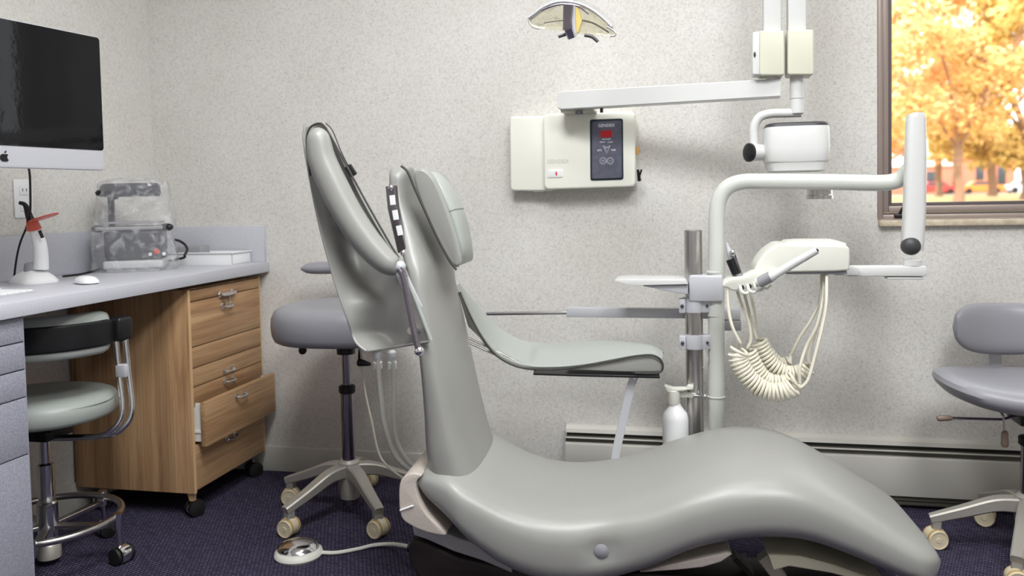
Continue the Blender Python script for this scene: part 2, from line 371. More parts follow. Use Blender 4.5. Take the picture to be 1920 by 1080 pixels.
# ================================================================== ROOM
XL, YB, XR, YF = -1.945, 2.729, 2.5, -1.9
T = .14
wx0, wx1, wz0, wz1 = P(1645, 418, YB).x, 1.75, P(1645, 414, YB).z, 2.15
struct('floor', mb().box((XL - T, YF - T, -.1), (XR + T, YB + T, 0)), 'carpet')
struct('ceiling', mb().box((XL - T, YF - T, CEIL), (XR + T, YB + T, CEIL + .12)), 'ceil')
struct('wall_left', mb().box((XL - T, YF - T, 0), (XL, YB + T, CEIL)), 'wall')
struct('wall_right', mb().box((XR, YF - T, 0), (XR + T, YB + T, CEIL)), 'wall')
struct('wall_front', mb().box((XL, YF - T, 0), (XR, YF, CEIL)), 'wall')
struct('wall_back', mb().box((XL, YB, 0), (wx0, YB + T, CEIL)).box((wx1, YB, 0), (XR, YB + T, CEIL)).box((wx0, YB, 0), (wx1, YB + T, wz0)).box((wx0, YB, wz1), (wx1, YB + T, CEIL)), 'wall')
struct('baseboard_back', mb().box((XL, YB - .008, 0), (-.5, YB, .09), .003), 'heater')
struct('baseboard_left', mb().box((XL, YF, 0), (XL + .008, YB, .09), .003), 'heater')
# window: frame, sash, gasket, pane, operator and stone sill
win = bpy.data.objects.new('window_1', None); COL.objects.link(win); win.location = ((wx0 + wx1) / 2, YB, wz0); win['kind'] = 'structure'
def ring_frame(x0, x1, z0, z1, w, y0, y1, bev=.003):
    b = mb(); b.box((x0, y0, z0), (x0 + w, y1, z1), bev); b.box((x1 - w, y0, z0), (x1, y1, z1), bev)
    b.box((x0 + w, y0, z0), (x1 - w, y1, z0 + w), bev); b.box((x0 + w, y0, z1 - w), (x1 - w, y1, z1), bev); return b
e = .001
fx0, fx1, fz0, fz1 = wx0 + e, wx1 - e, wz0 + .004, wz1 - e
struct('window_frame', ring_frame(fx0, fx1, fz0, fz1, .014, YB - .004, YB + .07), 'bronze', win)
struct('window_sash', ring_frame(fx0 + .014, fx1 - .014, fz0 + .020, fz1 - .014, .020, YB + .012, YB + .05), 'bronze', win)
struct('window_track', mb().box((fx0 + .014, YB + .0, fz0 + .014), (fx1 - .014, YB + .045, fz0 + .019)), 'bronzed', win)
struct('window_gasket', ring_frame(fx0 + .034, fx1 - .034, fz0 + .040, fz1 - .034, .010, YB + .018, YB + .044, .001), 'bronzed', win)
struct('window_pane', mb().box((fx0 + .038, YB + .030, fz0 + .044), (fx1 - .038, YB + .034, fz1 - .038)), 'pane', win)
q = P(1690, 405, YB)
struct('window_operator', mb().box((q.x - .022, YB - .012, fz0 + .003), (q.x + .05, YB + .01, fz0 + .016), .003).tube([(q.x - .008, YB - .005, fz0 + .012), (q.x + .0, YB - .016, fz0 + .034), (q.x + .008, YB - .018, fz0 + .046)], .004), 'black', win)
struct('window_sill', mb().box((wx0 + .002, YB - .022, wz0 - .017), (wx1 + .02, YB + .05, wz0 + .002), .003), 'stone', win)

# baseboard heater
hz = P(1790, 822, YB).z; hx0, hx1 = -.42, 2.3
h = root('baseboard_heater', ((hx0 + hx1) / 2, YB - .03, 0), 'long beige baseboard heater with dark vent slots under the window', 'heater')
yf = YB - .05
obj('back_panel', mb().box((hx0, YB - .006, .02), (hx1, YB - .0005, hz), .001), 'heater', h)
obj('top_cover', mb().prism([(hx0, YB - .0005, hz), (hx0, YB - .030, hz - .008), (hx0, YB - .034, hz - .020), (hx0, YB - .031, hz - .020), (hx0, YB - .027, hz - .010), (hx0, YB - .0005, hz - .004)], (hx1 - hx0, 0, 0)), 'heater', h)
obj('vent_slot', mb().box((hx0 + .003, YB - .030, hz - .062), (hx1 - .003, YB - .006, hz - .014)), 'heatdk', h)
obj('damper_blade', mb().box((hx0, YB - .044, hz - .036), (hx1, YB - .028, hz - .031), .0015).box((hx0, YB - .036, hz - .056), (hx1, YB - .030, hz - .037)), 'heatfin', h)
obj('blade_lip', mb().tube([(hx0, YB - .045, hz - .034), (hx1, YB - .045, hz - .034)], .0025, 8), 'heater', h)
obj('front_panel', mb().box((hx0, yf - .004, .045), (hx1, yf + .002, hz - .052), .002).box((hx0, yf - .002, hz - .054), (hx1, yf + .014, hz - .050), .0015), 'heater', h)
obj('bottom_rail', mb().box((hx0, yf + .012, .018), (hx1, YB - .006, .03)).box((hx0, yf + .006, .03), (hx1, yf + .010, .044)), 'heatfin', h)
for k in range(5):
    xx = hx0 + .02 + k * (hx1 - hx0 - .04) / 4
    obj('support_foot', mb().box((xx - .006, yf + .008, 0), (xx + .006, YB - .006, .05)), 'heatfin', h)

# wall outlet on the left wall
a, c = PX(31, 343, XL), PX(53, 401, XL)
o = root('wall_outlet', (XL, (a.y + c.y) / 2, c.z), 'white duplex wall outlet on the left wall behind the curing light', 'outlet')
yc, zc = (a.y + c.y) / 2, (a.z + c.z) / 2
obj('cover_plate', mb().box((XL + .0005, yc - .035, zc - .057), (XL + .006, yc + .035, zc + .057), .003), 'plastic', o)
for dz in (.024, -.024):
    r_ = obj('receptacle', mb().box((XL + .005, yc - .017, zc + dz - .014), (XL + .0085, yc + .017, zc + dz + .014), .003), 'plastic', o)
    obj('slot', mb().box((XL + .008, yc - .008, zc + dz - .003), (XL + .0092, yc - .006, zc + dz + .006)).box((XL + .008, yc + .006, zc + dz - .003), (XL + .0092, yc + .008, zc + dz + .006)), 'black', r_)

# ceiling fixtures: the panel by the window wall, then two added fill panels
for i, (x, y, w, l, pw) in enumerate(LIGHTS):
    f_ = root('ceiling_light', (x, y, CEIL - .05), ['flat ceiling light panel above the dental chair by the window wall', 'added fill light panel on the unseen ceiling, right of the chair', 'small square added fill light panel between the desk and the dental chair'][i], 'light')
    obj('housing', mb().box((x - w / 2 - .03, y - l / 2 - .03, CEIL - .05), (x + w / 2 + .03, y + l / 2 + .03, CEIL), .006), 'white', f_)
    obj('diffuser', mb().box((x - w / 2, y - l / 2, CEIL - .056), (x + w / 2, y + l / 2, CEIL - .0495), .002), 'diffuser', f_)
    area('lamp', (0, 0, -.012), (w, l), pw, parent=f_)

# ================================================================== DESK
CT, FX = .76, -1.505          # counter top height, front plane
cb = P(495, 511, YB).z
ct_y0 = .55
obj_ = root('countertop', ((XL + FX) / 2, 1.6, CT - .04), 'grey laminate countertop along the left wall with raised backsplash', 'countertop')
obj('worktop', mb().box((XL + .001, ct_y0, CT - .034), (FX + .012, YB - .001, CT), .003), 'lam', obj_)
obj('front_edge', mb().box((FX + .010, ct_y0, CT - .036), (FX + .0165, YB - .001, CT - .0012), .0015), 'lam', obj_)
obj('backsplash', mb().box((XL + .001, ct_y0, CT), (XL + .016, YB - .001, .89), .002), 'lam', obj_)
obj('backsplash', mb().box((XL + .016, YB - .018, CT), (FX + .006, YB - .001, .89), .002), 'lam', obj_)
# left drawer pedestal
py0, py1 = ct_y0 + .01, 1.618
dp = root('drawer_pedestal', ((XL + FX) / 2, 1.1, 0), 'grey laminate pedestal with five flat drawer fronts under the counter', 'cabinet')
obj('body', mb().box((XL + .002, py0, 0), (FX - .016, py1 - .001, CT - .037), .001), 'black', dp)
obj('side_panel', mb().box((XL + .002, py1 - .001, 0), (FX - .001, py1 + .0015, CT - .037)), 'lam2', dp)
fr = [P for P in (PX(42, 602, FX).z, PX(43, 641, FX).z, PX(44, 693, FX).z, PX(46, 745, FX).z, PX(48, 853, FX).z, .004)]
fr[0] = CT - .04
for i in range(5):
    zt, zb = fr[i] - (.0015 if i else 0), fr[i + 1] + .0015
    obj('drawer_front', mb().box((FX - .015, py0, zb), (FX, py1 - .001, zt), .0012), 'lam2', dp)

# rolling wood cabinet
cy0, cy1, cxf, cxb = 2.262, 2.706, -1.512, XL + .012
cz0, cz1 = .078, .708
wc = root('rolling_wood_cabinet', ((cxf + cxb) / 2, (cy0 + cy1) / 2, 0), 'oak cabinet on casters under the counter with one drawer pulled open', 'cabinet')
obj('body', mb().box((cxb, cy0 + .012, cz0), (cxf - .02, cy1 - .001, cz1), .002), 'wood_v', wc)
obj('side_panel', mb().box((cxb, cy0, cz0), (cxf, cy0 + .0125, cz1), .001), 'wood_v', wc)
obj('edge_strip', mb().box((cxf - .0005, cy0 + .0002, cz0), (cxf + .0012, cy0 + .012, cz1)), 'edge', wc)
obj('edge_strip', mb().box((cxf - .0205, cy1 - .010, cz0), (cxf - .004, cy1 - .0005, cz1)), 'edge', wc)
def zc_(px, py): return PX(px, py, cxf).z
cuts = [cz1 - .002, PX(430, (565.7 + 540) / 2, cxf).z, PX(425, 637, cxf).z, PX(425, 670, cxf).z, PX(425, 699 + 3, cxf).z, 0, 0]
z = lambda y359: PX(361, y359, cxf).z
cuts = [cz1 - .002, z(566), z(652), z(692), z(728), z(766), z(838), cz0 + .004]
M_hl = [('wide', 0), None]
def chrome_pull(b, y, zz, x, w=.05, d=.016):
    b.tube(cr([(x, y - w / 2, zz + .004), (x + d * .8, y - w / 2, zz), (x + d, y, zz - .002), (x + d * .8, y + w / 2, zz), (x, y + w / 2, zz + .004)], 4), .0035, 8)
    b.box((x, y - w / 2 - .006, zz - .008), (x + .003, y - w / 2 + .008, zz + .012), .001).box((x, y + w / 2 - .008, zz - .008), (x + .003, y + w / 2 + .006, zz + .012), .001)
    return b
for i in range(7):
    zt, zb = cuts[i] - .0015, cuts[i + 1] + .0015; ym = (cy0 + cy1) / 2 - .01; pull = .0
    if i == 5: continue
    d = obj('drawer_front', mb().box((cxf - .0195, cy0 + .014, zb), (cxf - .001, cy1 - .011, zt), .0015), 'wood_h', wc)
    zz = {0: zb + .002, 1: zt - .035, 2: None, 3: zb + .014, 4: zt - .018, 6: zt - .03}[i]
    if zz is None: continue
    b = chrome_pull(mb(), ym, zz, cxf - .001, .075 if i == 0 else .05)
    if i == 0: b.box((cxf - .001, ym - .04, zz - .004), (cxf + .012, ym + .05, zz + .006), .002)
    if i == 1: b.tube([(cxf + .003, ym - .02, zz + .03), (cxf + .006, ym - .014, zz), (cxf + .008, ym, zz - .012), (cxf + .006, ym + .014, zz), (cxf + .003, ym + .02, zz + .03)], .002, 6)
    obj('handle', b, 'chrome', d, label='chrome pull handle')
# the open drawer
ox = .040; zt, zb = cuts[5] + .018, cuts[6] - .002
d = obj('open_drawer', mb().box((cxf + ox - .018, cy0 + .012, zb), (cxf + ox, cy1 + .004, zt), .002), 'wood_h', wc)
obj('drawer_liner', mb().box((cxf - .05, cy0 + .022, zb + .012), (cxf + ox - .018, cy0 + .028, zt - .006)).box((cxf - .05, cy0 + .0285, zb + .018), (cxf + ox - .018, cy1 - .02, zb + .022)).box((cxf - .05, cy1 - .022, zb + .012), (cxf + ox - .018, cy1 - .016, zt - .006))
    .box((cxf - .03, cy0 + .018, zb + .040), (cxf + ox - .018, cy0 + .022, zb + .046)), 'drawerw', d, label='white drawer side')
obj('handle', chrome_pull(mb(), (cy0 + cy1) / 2 - .01, zt - .025, cxf + ox), 'chrome', d, label='chrome pull handle')
def ball_caster(b, bw, x, y, r=.028, a=0.):
    b.tube([(x, y, r * 1.6), (x, y, cz0)], .006, 8)
    ax = V((math.cos(a), math.sin(a), 0)); c = V((x, y, r)) + V((0, 0, 0))
    b.lathe([(r * .55, -.012), (r * .98, -.010), (r * 1.03, .0), (r * .98, .010), (r * .55, .012)], c, ax, 20)
    bw.lathe([(r * .3, .013), (r * .8, .015), (r, .020), (r * .95, .028), (r * .3, .031)], c - ax * .004, ax, 20)
    bw.lathe([(r * .3, -.013), (r * .8, -.015), (r, -.020), (r * .95, -.028), (r * .3, -.031)], c + ax * .004, ax, 20)
for (x, y) in ((cxf - .02, cy0 + .03), (cxf - .03, cy1 - .04), (cxb + .06, cy0 + .04), (cxb + .06, cy1 - .04)):
    b, bw = mb(), mb(); ball_caster(b, bw, x, y, .026, 2.5)
    ca = obj('caster', b, 'chrome', wc, label='chrome caster'); obj('wheel', bw, 'rubber', ca)
obj('caster_plate', mb().prism([(cxf - .035, cy0 + .012, cz0), (cxf - .006, cy0 + .012, cz0), (cxf - .012, cy0 + .014, cz0 - .028), (cxf - .028, cy0 + .014, cz0 - .028)], (0, .008, 0)), 'edge', wc)

# ------------------------------------------------ things on the desk
# computer
ci = V((-1.55, 1.63, 0)); dr = V((-1.50, 1.905, 0)) - ci; ad = dr.normalized(); fn = V((ad.y, -ad.x, 0))     # along the screen, facing normal
hw = dr.length; zlo, zhi = 1.063, 1.408; chin = .052
cr_ = root('desktop_computer', (ci.x, ci.y, CT), 'all-in-one computer with black unlit screen and silver chin on the desk', 'computer')
def rr(u0, u1, z0, z1, r, off, bl=True):
    pts = []
    for (cu, cz, a0) in ((u1 - r, z1 - r, 0), (u0 + r, z1 - r, 90), (u0 + r, z0 + r, 180), (u1 - r, z0 + r, 270)):
        for k in range(6): t = math.radians(a0 + 18 * k); pts.append((cu + r * math.cos(t), cz + r * math.sin(t)))
    return [ci + ad * u + fn * off + V((0, 0, z)) for u, z in pts]
obj('housing', mb().prism(rr(-hw, hw, zlo, zhi, .010, 0), -fn * .012, .003), 'alu', cr_, label='silver housing and chin')
bb = rr(-hw * .85, hw * .85, zlo + .04, zhi - .04, .03, -.012); b2 = rr(-hw * .3, hw * .3, zlo + .12, zhi - .12, .03, -.036)
obj('rear_bulge', mb().loft([bb, b2]), 'alu', cr_)
obj('screen', mb().prism(rr(-hw + .0025, hw - .0025, zlo + chin, zhi - .0025, .008, .0013), -fn * .0018), 'screen', cr_, label='black glossy screen')
# fruit emblem with a bite and a leaf
ap = []
for k in range(40):
    t = 2 * PI * k / 40; r = .0105 * (1 + .09 * math.cos(2 * t)) * (1 - .22 * math.exp(-((t - PI / 2) / .28) ** 2) - .12 * math.exp(-((t - 3 * PI / 2) / .22) ** 2))
    x_, z_ = r * math.cos(t), r * math.sin(t) * 1.0
    if x_ > .0062 and abs(z_ - .001) < .0052: x_ = .0105 - math.sqrt(max(0, .0055 ** 2 - (z_ - .001) ** 2)) * .85
    ap.append((x_, z_))
zem = zlo + chin * .47
b = mb().prism([ci + ad * (x_ + .003) + fn * .0016 + V((0, 0, zem + z_ - .001)) for x_, z_ in ap], -fn * .0018)
b.prism([ci + ad * (.003 + x_) + fn * .0016 + V((0, 0, zem + z_)) for x_, z_ in ((0, .0095), (.0005, .0125), (.003, .0150), (.0048, .0155), (.0045, .0125), (.0022, .0100))], -fn * .0018)
obj('emblem', b, 'inkb', cr_, label='black fruit emblem')
# stand: sheet of bent metal running down to a foot on the desk
st = cr([ci - fn * .03 + V((0, 0, 1.24)), ci - fn * .10 + V((0, 0, 1.12)), ci - fn * .17 - ad * .02 + V((0, 0, .98)), V((-1.80, 1.72, .86)), V((-1.845, 1.775, CT + .014)), V((-1.80, 1.76, CT + .006)), V((-1.70, 1.71, CT + .004))], 5)
obj('stand', mb().bar(st, .15, .006, ad, .001), 'alu', cr_, label='bent silver stand')
# power cable hanging from the computer
cab = cr([ci + ad * .075 - fn * .02 + V((0, 0, 1.08)), P(56, 330, 1.80), P(57, 380, 1.90), P(56, 400, 1.94), P(50, 425, 1.97), P(38, 455, 1.98), P(31, 485, 1.98), V((-1.872, 1.985, CT + .004))], 6)
o = obj('power_cable', mb().tube(cab, .0028, 8), 'rubber'); tag(o, 'thin black cable hanging from the computer down to the desk', 'cable')
o = obj('flat_cable', mb().tube(cr([PZ(118, 518, CT + .004), PZ(150, 514, CT + .004), PZ(176, 508, CT + .004), PZ(195, 500, CT + .004)], 5), .0032, 8), 'rubber'); tag(o, 'short black cable lying on the desk between mouse and bagged machine', 'cable')

# keyboard
kc = PZ(8, 551, CT); k_ = root('keyboard', (kc.x, kc.y - .06, CT), 'slim white keyboard lying on the desk below the computer', 'keyboard')
ka = math.radians(3); kx0, kx1, ky0, ky1 = -1.715, -1.598, 1.42, 1.765
obj('case', mb().prism([(kx0, ky0, CT), (kx0, ky1, CT), (kx1, ky1, CT), (kx1, ky0, CT)], (0, 0, .004), .001).box((kx0, ky0, CT), (kx0 + .018, ky1, CT + .012), .004), 'alu', k_)
for r in range(6):
    for c in range(17):
        x0 = kx0 + .012 + r * .0172; y0 = ky0 + .006 + c * .0197
        obj('key', mb().box((x0, y0, CT + .0035), (x0 + (.009 if r == 0 else .0148), y0 + .017, CT + .008), .0012, 1), 'plastic', k_)
# mouse
mc = (PZ(138, 532, CT) + PZ(187, 532, CT)) / 2
mo = root('computer_mouse', mc, 'low white computer mouse beside the curing light stand', 'mouse', rz=math.radians(-33))
def dome(rx, ry, h, z0=0, n=2.4, k=28, rows=9, pw=.8):
    rings = []
    for i in range(rows):
        t = i / (rows - 1) * PI / 2; s = math.cos(t) ** pw if i < rows - 1 else .01
        rings.append([(rx * s * math.copysign(abs(math.cos(a)) ** (2 / n), math.cos(a)), ry * s * math.copysign(abs(math.sin(a)) ** (2 / n), math.sin(a)), z0 + h * math.sin(t)) for a in (2 * PI * j / k for j in range(k))])
    return rings
obj('shell', mb().loft(dome(.050, .027, .018, .004)), 'plastic', mo, local=True)
obj('base', mb().loft([[(.047 * math.cos(a), .025 * math.sin(a), zz) for a in (2 * PI * j / 24 for j in range(24))] for zz in (.0, .006)]), 'grey', mo, local=True)
# curing light on its charging stand
cl_c = V((-1.815, 1.995, CT)); cl = root('curing_light', cl_c, 'white dental curing light with orange shield standing in its cradle', 'curing light', rz=math.radians(-20))
bs = []
for i, (sx, zz) in enumerate(((1, 0), (1.0, .006), (.86, .016), (.66, .026), (.42, .033), (.3, .036))):
    bs.append([(.062 * sx * math.copysign(abs(math.cos(a)) ** .6, math.cos(a)), .052 * sx * math.copysign(abs(math.sin(a)) ** .6, math.sin(a)), zz) for a in (2 * PI * j / 28 for j in range(28))])
obj('cradle', mb().loft(bs), 'plastic', cl, local=True)
obj('cradle_socket', mb().lathe([(.024, .028), (.022, .05), (.018, .056)], (0, 0, 0)), 'grey', cl, local=True)
hp = [P(77, 505, 1.995), P(77, 480, 1.995), P(75, 460, 1.99), P(70, 443, 1.985), P(64, 428, 1.98), P(62, 420, 1.975)]
obj('handle', mb().tube(cr(hp, 5), [.020 - .00022 * i for i in range(26)], 18), 'plastic', cl, label='white curved grip')
obj('handle_button', mb().tube([P(74, 432, 1.962), P(80, 446, 1.966)], .0045, 8), 'black', cl)
obj('grip_collar', mb().tube([P(64, 430, 1.98), P(59, 411, 1.972)], [.019, .014], 16), 'orange', cl, label='orange collar')
sc_ = P(70, 411, 1.972); sn = (V((-.28, -.12, .95))).normalized()
obj('shield', mb().lathe([(.008, -.003), (.038, -.002), (.040, .0), (.038, .002), (.008, .003)], sc_ + V((.012, .01, .004)), sn, 28), 'orange', cl, label='orange oval light shield')
obj('tip', mb().tube(cr([P(58, 415, 1.972), P(53, 400, 1.97), P(49, 387, 1.965), P(44, 382, 1.96), P(36, 380, 1.955)], 4), [.011, .0105, .01, .0095, .009, .0085, .008, .0075, .007, .0065, .006, .006, .006, .0055, .0055, .005, .005], 12), 'black', cl, label='black light guide tip')

# vacuum former under a plastic bag
vc = V((-1.768, 2.395, CT)); vf = root('vacuum_former', vc, 'dark countertop vacuum forming machine standing by the wall corner', 'machine')
vx = V((.893, .45, 0)); vy = V((-.45, .893, 0))
def VB(b, u0, u1, v0, v1, z0, z1, bev=.004): 
    R = Matrix((vx, vy, V((0, 0, 1)))).transposed(); lo, hi = V((u0, v0, z0)), V((u1, v1, z1)); c = (lo + hi) / 2; d = (hi - lo) / 2
    c = V((c.x * 1.12 - .010, c.y * 1.05, c.z * 1.13)); d = V((d.x * 1.12, d.y * 1.1, d.z * 1.13)); t = MB().box(-d, d, bev, 3); 
    for v in t.bm.verts: v.co = R @ (v.co + c) + vc
    return b.merge(t.bm)
z0 = 0
obj('base', VB(VB(mb(), -.078, .080, -.07, .07, .008, .032, .008), -.07, .07, -.06, .06, .0, .010, .002), 'mach', vf, label='light grey base')
obj('body', VB(mb(), -.074, .076, -.066, .066, .032, .115, .008), 'smoke', vf, label='smoky dark body')
obj('clamp_frame', VB(VB(mb(), -.095, .082, -.066, .060, .118, .128, .003), -.080, .072, -.060, .056, .135, .141, .002), 'grey', vf)
for u in (-.112, .092): obj('clamp_knob', mb().ball(vc + vx * u + vy * -.05 + V((0, 0, .139)), .014, (1.6, 1, .9)), 'black', vf)
obj('post', VB(VB(mb(), -.078, -.062, .03, .05, .115, .235, .003), -.078, -.050, .02, .05, .205, .235, .006), 'smoke', vf)
obj('heater_head', mb().lathe([(.02, .282), (.090, .282), (.098, .274), (.101, .248), (.096, .240), (.02, .240)], vc + vx * -.022 + V((0, 0, 0)), (0, 0, 1), 40, sq=.72), 'smoke', vf, label='dark round heater head')
obj('head_knob', mb().ball(vc + vx * -.098 + vy * -.055 + V((0, 0, .252)), .014, (1.3, 1, .8)), 'black', vf)
obj('switch', mb().lathe([(.009, 0), (.009, .005), (.006, .007)], vc + vx * .062 + vy * -.0725 + V((0, 0, .062)), -vy, 16), 'redp', vf, label='red round switch')
for u in (.036, .070): obj('dial', mb().lathe([(.006, 0), (.005, .006)], vc + vx * (u * 1.2) + vy * -.0725 + V((0, 0, .054)), -vy, 12), 'ink', vf)
# bag
rings = []
prof = [(.0, .124, .083), (.01, .130, .086), (.05, .128, .086), (.1, .124, .084), (.14, .128, .080), (.19, .118, .078), (.24, .112, .082), (.282, .108, .080), (.294, .088, .062), (.300, .04, .03)]
pr = cr([V(p) for p in prof], 4)
for i, p in enumerate(pr):
    R = []
    for j in range(72):
        a = 2 * PI * j / 72; n = 3.2
        x_ = -.008 + p.y * .93 * math.copysign(abs(math.cos(a)) ** (2 / n), math.cos(a)); y_ = p.z * math.copysign(abs(math.sin(a)) ** (2 / n), math.sin(a))
        w = V((x_ - (.016 if x_ < 0 else 0) * (1 - p.x / .30), y_, p.x)); nn = noise.noise(V((w.x * 22, w.y * 22, w.z * 13))) * .008 + noise.noise(w * 60) * .0035 + abs(noise.noise(V((w.x * 40, w.y * 40, w.z * 9 + 5)))) * .004
        s = 1 + nn / .1 * (1 if 0 < i < len(pr) - 1 else .3)
        R.append(vc + vx * (w.x * s) + vy * (w.y * s) + V((0, 0, max(.0008, w.z))))
    rings.append(R)
o = obj('plastic_bag', mb().loft(rings, caps=False), 'bag', ang=25); tag(o, 'clear crumpled plastic bag draped over the vacuum forming machine', 'bag')
# black cord loop from the machine
o = obj('machine_cord', mb().tube(cr([P(326, 449, 2.50), P(337, 452, 2.51), P(347, 459, 2.51), P(351, 468, 2.51), P(346, 478, 2.50), P(338, 485, 2.49), V((PZ(334, 489, CT + .004).x, 2.49, CT + .0045))], 5), .0042, 8), 'rubber')
tag(o, 'thick black cord looping out beside the bagged machine', 'cable')
# white tray with a grey folded cloth on it
tx0, tx1, ty0, ty1 = -1.80, -1.545, 2.575, 2.70
t_ = root('white_tray', ((tx0 + tx1) / 2, (ty0 + ty1) / 2, CT), 'shallow white plastic tray on the counter against the back wall', 'tray')
b = mb().box((tx0, ty0, CT), (tx1, ty1, CT + .004), .001)
b.box((tx0, ty0, CT), (tx1, ty0 + .005, CT + .042), .002).box((tx0, ty1 - .005, CT), (tx1, ty1, CT + .042), .002).box((tx0, ty0, CT), (tx0 + .005, ty1, CT + .042), .002).box((tx1 - .005, ty0, CT), (tx1, ty1, CT + .042), .002)
obj('shell', b, 'plastic', t_); obj('rim', mb().bar([(tx0 - .003, ty0 - .002, CT + .042), (tx1 + .003, ty0 - .002, CT + .042)], .007, .004, (0, 1, 0), .001).bar([(tx1 + .002, ty0, CT + .042), (tx1 + .002, ty1, CT + .042)], .007, .004, (1, 0, 0), .001), 'plastic', t_)
o = obj('instrument_box', mb().box((-1.80, 2.63, CT + .0045), (-1.70, 2.69, CT + .062), .006), 'grey'); tag(o, 'small grey box sitting in the white tray on the counter', 'box')

# ================================================================== CHAIRS AND STOOLS
def caster_at(parent, x, y, r=.0265, a=0.):
    c = V((x, y, r)); ax = V((math.cos(a), math.sin(a), 0)); hood = mb()
    hood.lathe([(.0265 * 1.02, -.011), (.0275, 0), (.0265 * 1.02, .011)], c + V((0, 0, .003)), ax, 20, PI * .0, PI * 2)
    hood.tube([(x, y, r * 1.7), (x, y, .066)], .006, 8)
    o = obj('caster', hood, 'wheel', parent, label='cream plastic caster', local=True)
    for s in (-1, 1):
        w = mb().lathe([(.004, .012), (r * .78, .0125), (r * .80, .010), (r, .010), (r, .020), (r * .92, .024), (r * .82, .024), (r * .80, .0225), (.3 * r, .0225), (.25 * r, .024), (.002, .024)], c, ax * s, 24)
        obj('wheel', w, 'wheel', o, local=True)
        obj('tread', mb().lathe([(r * 1.0, .012), (r * 1.03, .013), (r * 1.03, .019), (r * 1.0, .020)], c, ax * s, 24), 'wheelrim', o, local=True)
    return o
def star_base(rt, R, a0, hubz, colr, seatz, mats='alu2'):
    obj('hub', mb().lathe([(.022, .045), (.030, .05), (.036, hubz - .05), (.034, hubz - .008), (.026, hubz)], seg=28), mats, rt, local=True)
    for k in range(5):
        a = a0 + k * 2 * PI / 5; d = V((math.cos(a), math.sin(a), 0)); sd = V((-d.y, d.x, 0))
        pth = cr([d * .02 + V((0, 0, hubz - .032)), d * (R * .35) + V((0, 0, hubz - .036)), d * (R * .7) + V((0, 0, hubz - .065)), d * (R + .012) + V((0, 0, .078))], 5)
        n = len(pth); lg = mb().bar(pth, [.044 - .016 * i / (n - 1) for i in range(n)], [.040 - .018 * i / (n - 1) for i in range(n)], sd, .004)
        lg.bar([d * (R - .004) + V((0, 0, .082)), d * (R - .002) + V((0, 0, .052))], .026, .024, sd, .003)
        obj('leg', lg, mats, rt, local=True); caster_at(rt, d.x * R, d.y * R, a=1.45 + .35 * math.sin(k * 2.3 + 1))
    obj('gas_column', mb().lathe([(.024, .03), (.024, .055), (colr * 1.5, hubz), (colr * 1.5, hubz + (seatz - hubz) * .55), (colr, hubz + (seatz - hubz) * .56), (colr, seatz)], seg=24), 'darkchrome', rt, local=True)
    obj('column_collar', mb().lathe([(colr * 1.55, 0), (colr * 1.9, .004), (colr * 1.9, .022), (colr * 1.4, .026)], (0, 0, hubz + (seatz - hubz) * .53), seg=24), 'rubber', rt, local=True)
def pad(rx, ry, z0, z1, n=2.6, dish=.006, edge=.5, k=48):
    h = z1 - z0; rings = []
    pr = [(.0, 0), (.90, 0), (.955, .06), (.985, .2), (1.0, .45), (.992, .68), (.955, .86), (.88, .96), (.75, 1.0), (.5, 1.0 - dish / h), (.25, 1. - dish * 1.4 / h), (0.02, 1. - dish * 1.5 / h)]
    for s, t in pr:
        s = max(s, .01); rings.append([(rx * s * math.copysign(abs(math.cos(a)) ** (2 / n), math.cos(a)), ry * s * math.copysign(abs(math.sin(a)) ** (2 / n), math.sin(a)), z0 + h * t) for a in (2 * PI * j / k for j in range(k))])
    return rings

# left stool behind the chair
c = V((-1.055, 2.39, 0))
ls = root('operator_stool', c, 'grey padded operator stool with round seat behind the raised chair back', 'stool')
star_base(ls, .225, math.radians(170), .17, .0135, .56)
obj('seat', mb().loft(pad(.212, .205, .548, .658, 2.5)), 'vinyl2', ls, local=True)
obj('seat_plate', mb().box((-.09, -.09, .535), (.09, .09, .549), .003).lathe([(.028, .50), (.03, .536)]), 'black', ls, local=True)
obj('back_post', mb().bar([(-.06, .02, .54), (-.10, .13, .535), (-.08, .19, .56), (-.078, .20, .66), (-.078, .20, .80)], .012, .022, (1, 0, 0), .002), 'alu', ls, local=True)
o_ = mb(); q1 = P(576, 502, 2.59) - c; q2 = P(700, 502, 2.59) - c; zc = q1.z
rg = []
for i in range(15):
    t = i / 14; x_ = q1.x - .006 + (q2.x - q1.x) * t; s = (1 - abs(2 * t - 1) ** 6) ** .5 if 0 < t < 1 else .25
    rg.append([(x_, .20 + .03 * math.sin(t * PI) - .03 + .028 * s * math.cos(a), zc + .021 * s * math.sin(a)) for a in (2 * PI * j / 20 for j in range(20))])
obj('backrest', mb().loft(rg), 'vinyl2', ls, local=True)
obj('lever', mb().tube([(.06, -.03, .535), (.085, -.10, .50), (.10, -.13, .497)], .004, 8).tube([(.095, -.12, .498), (.135, -.14, .498)], [.012, .005], 10), 'black', ls, local=True, label='black height lever')
obj('tilt_knob', mb().ball((-.085, -.12, .53), .012), 'black', ls, local=True)

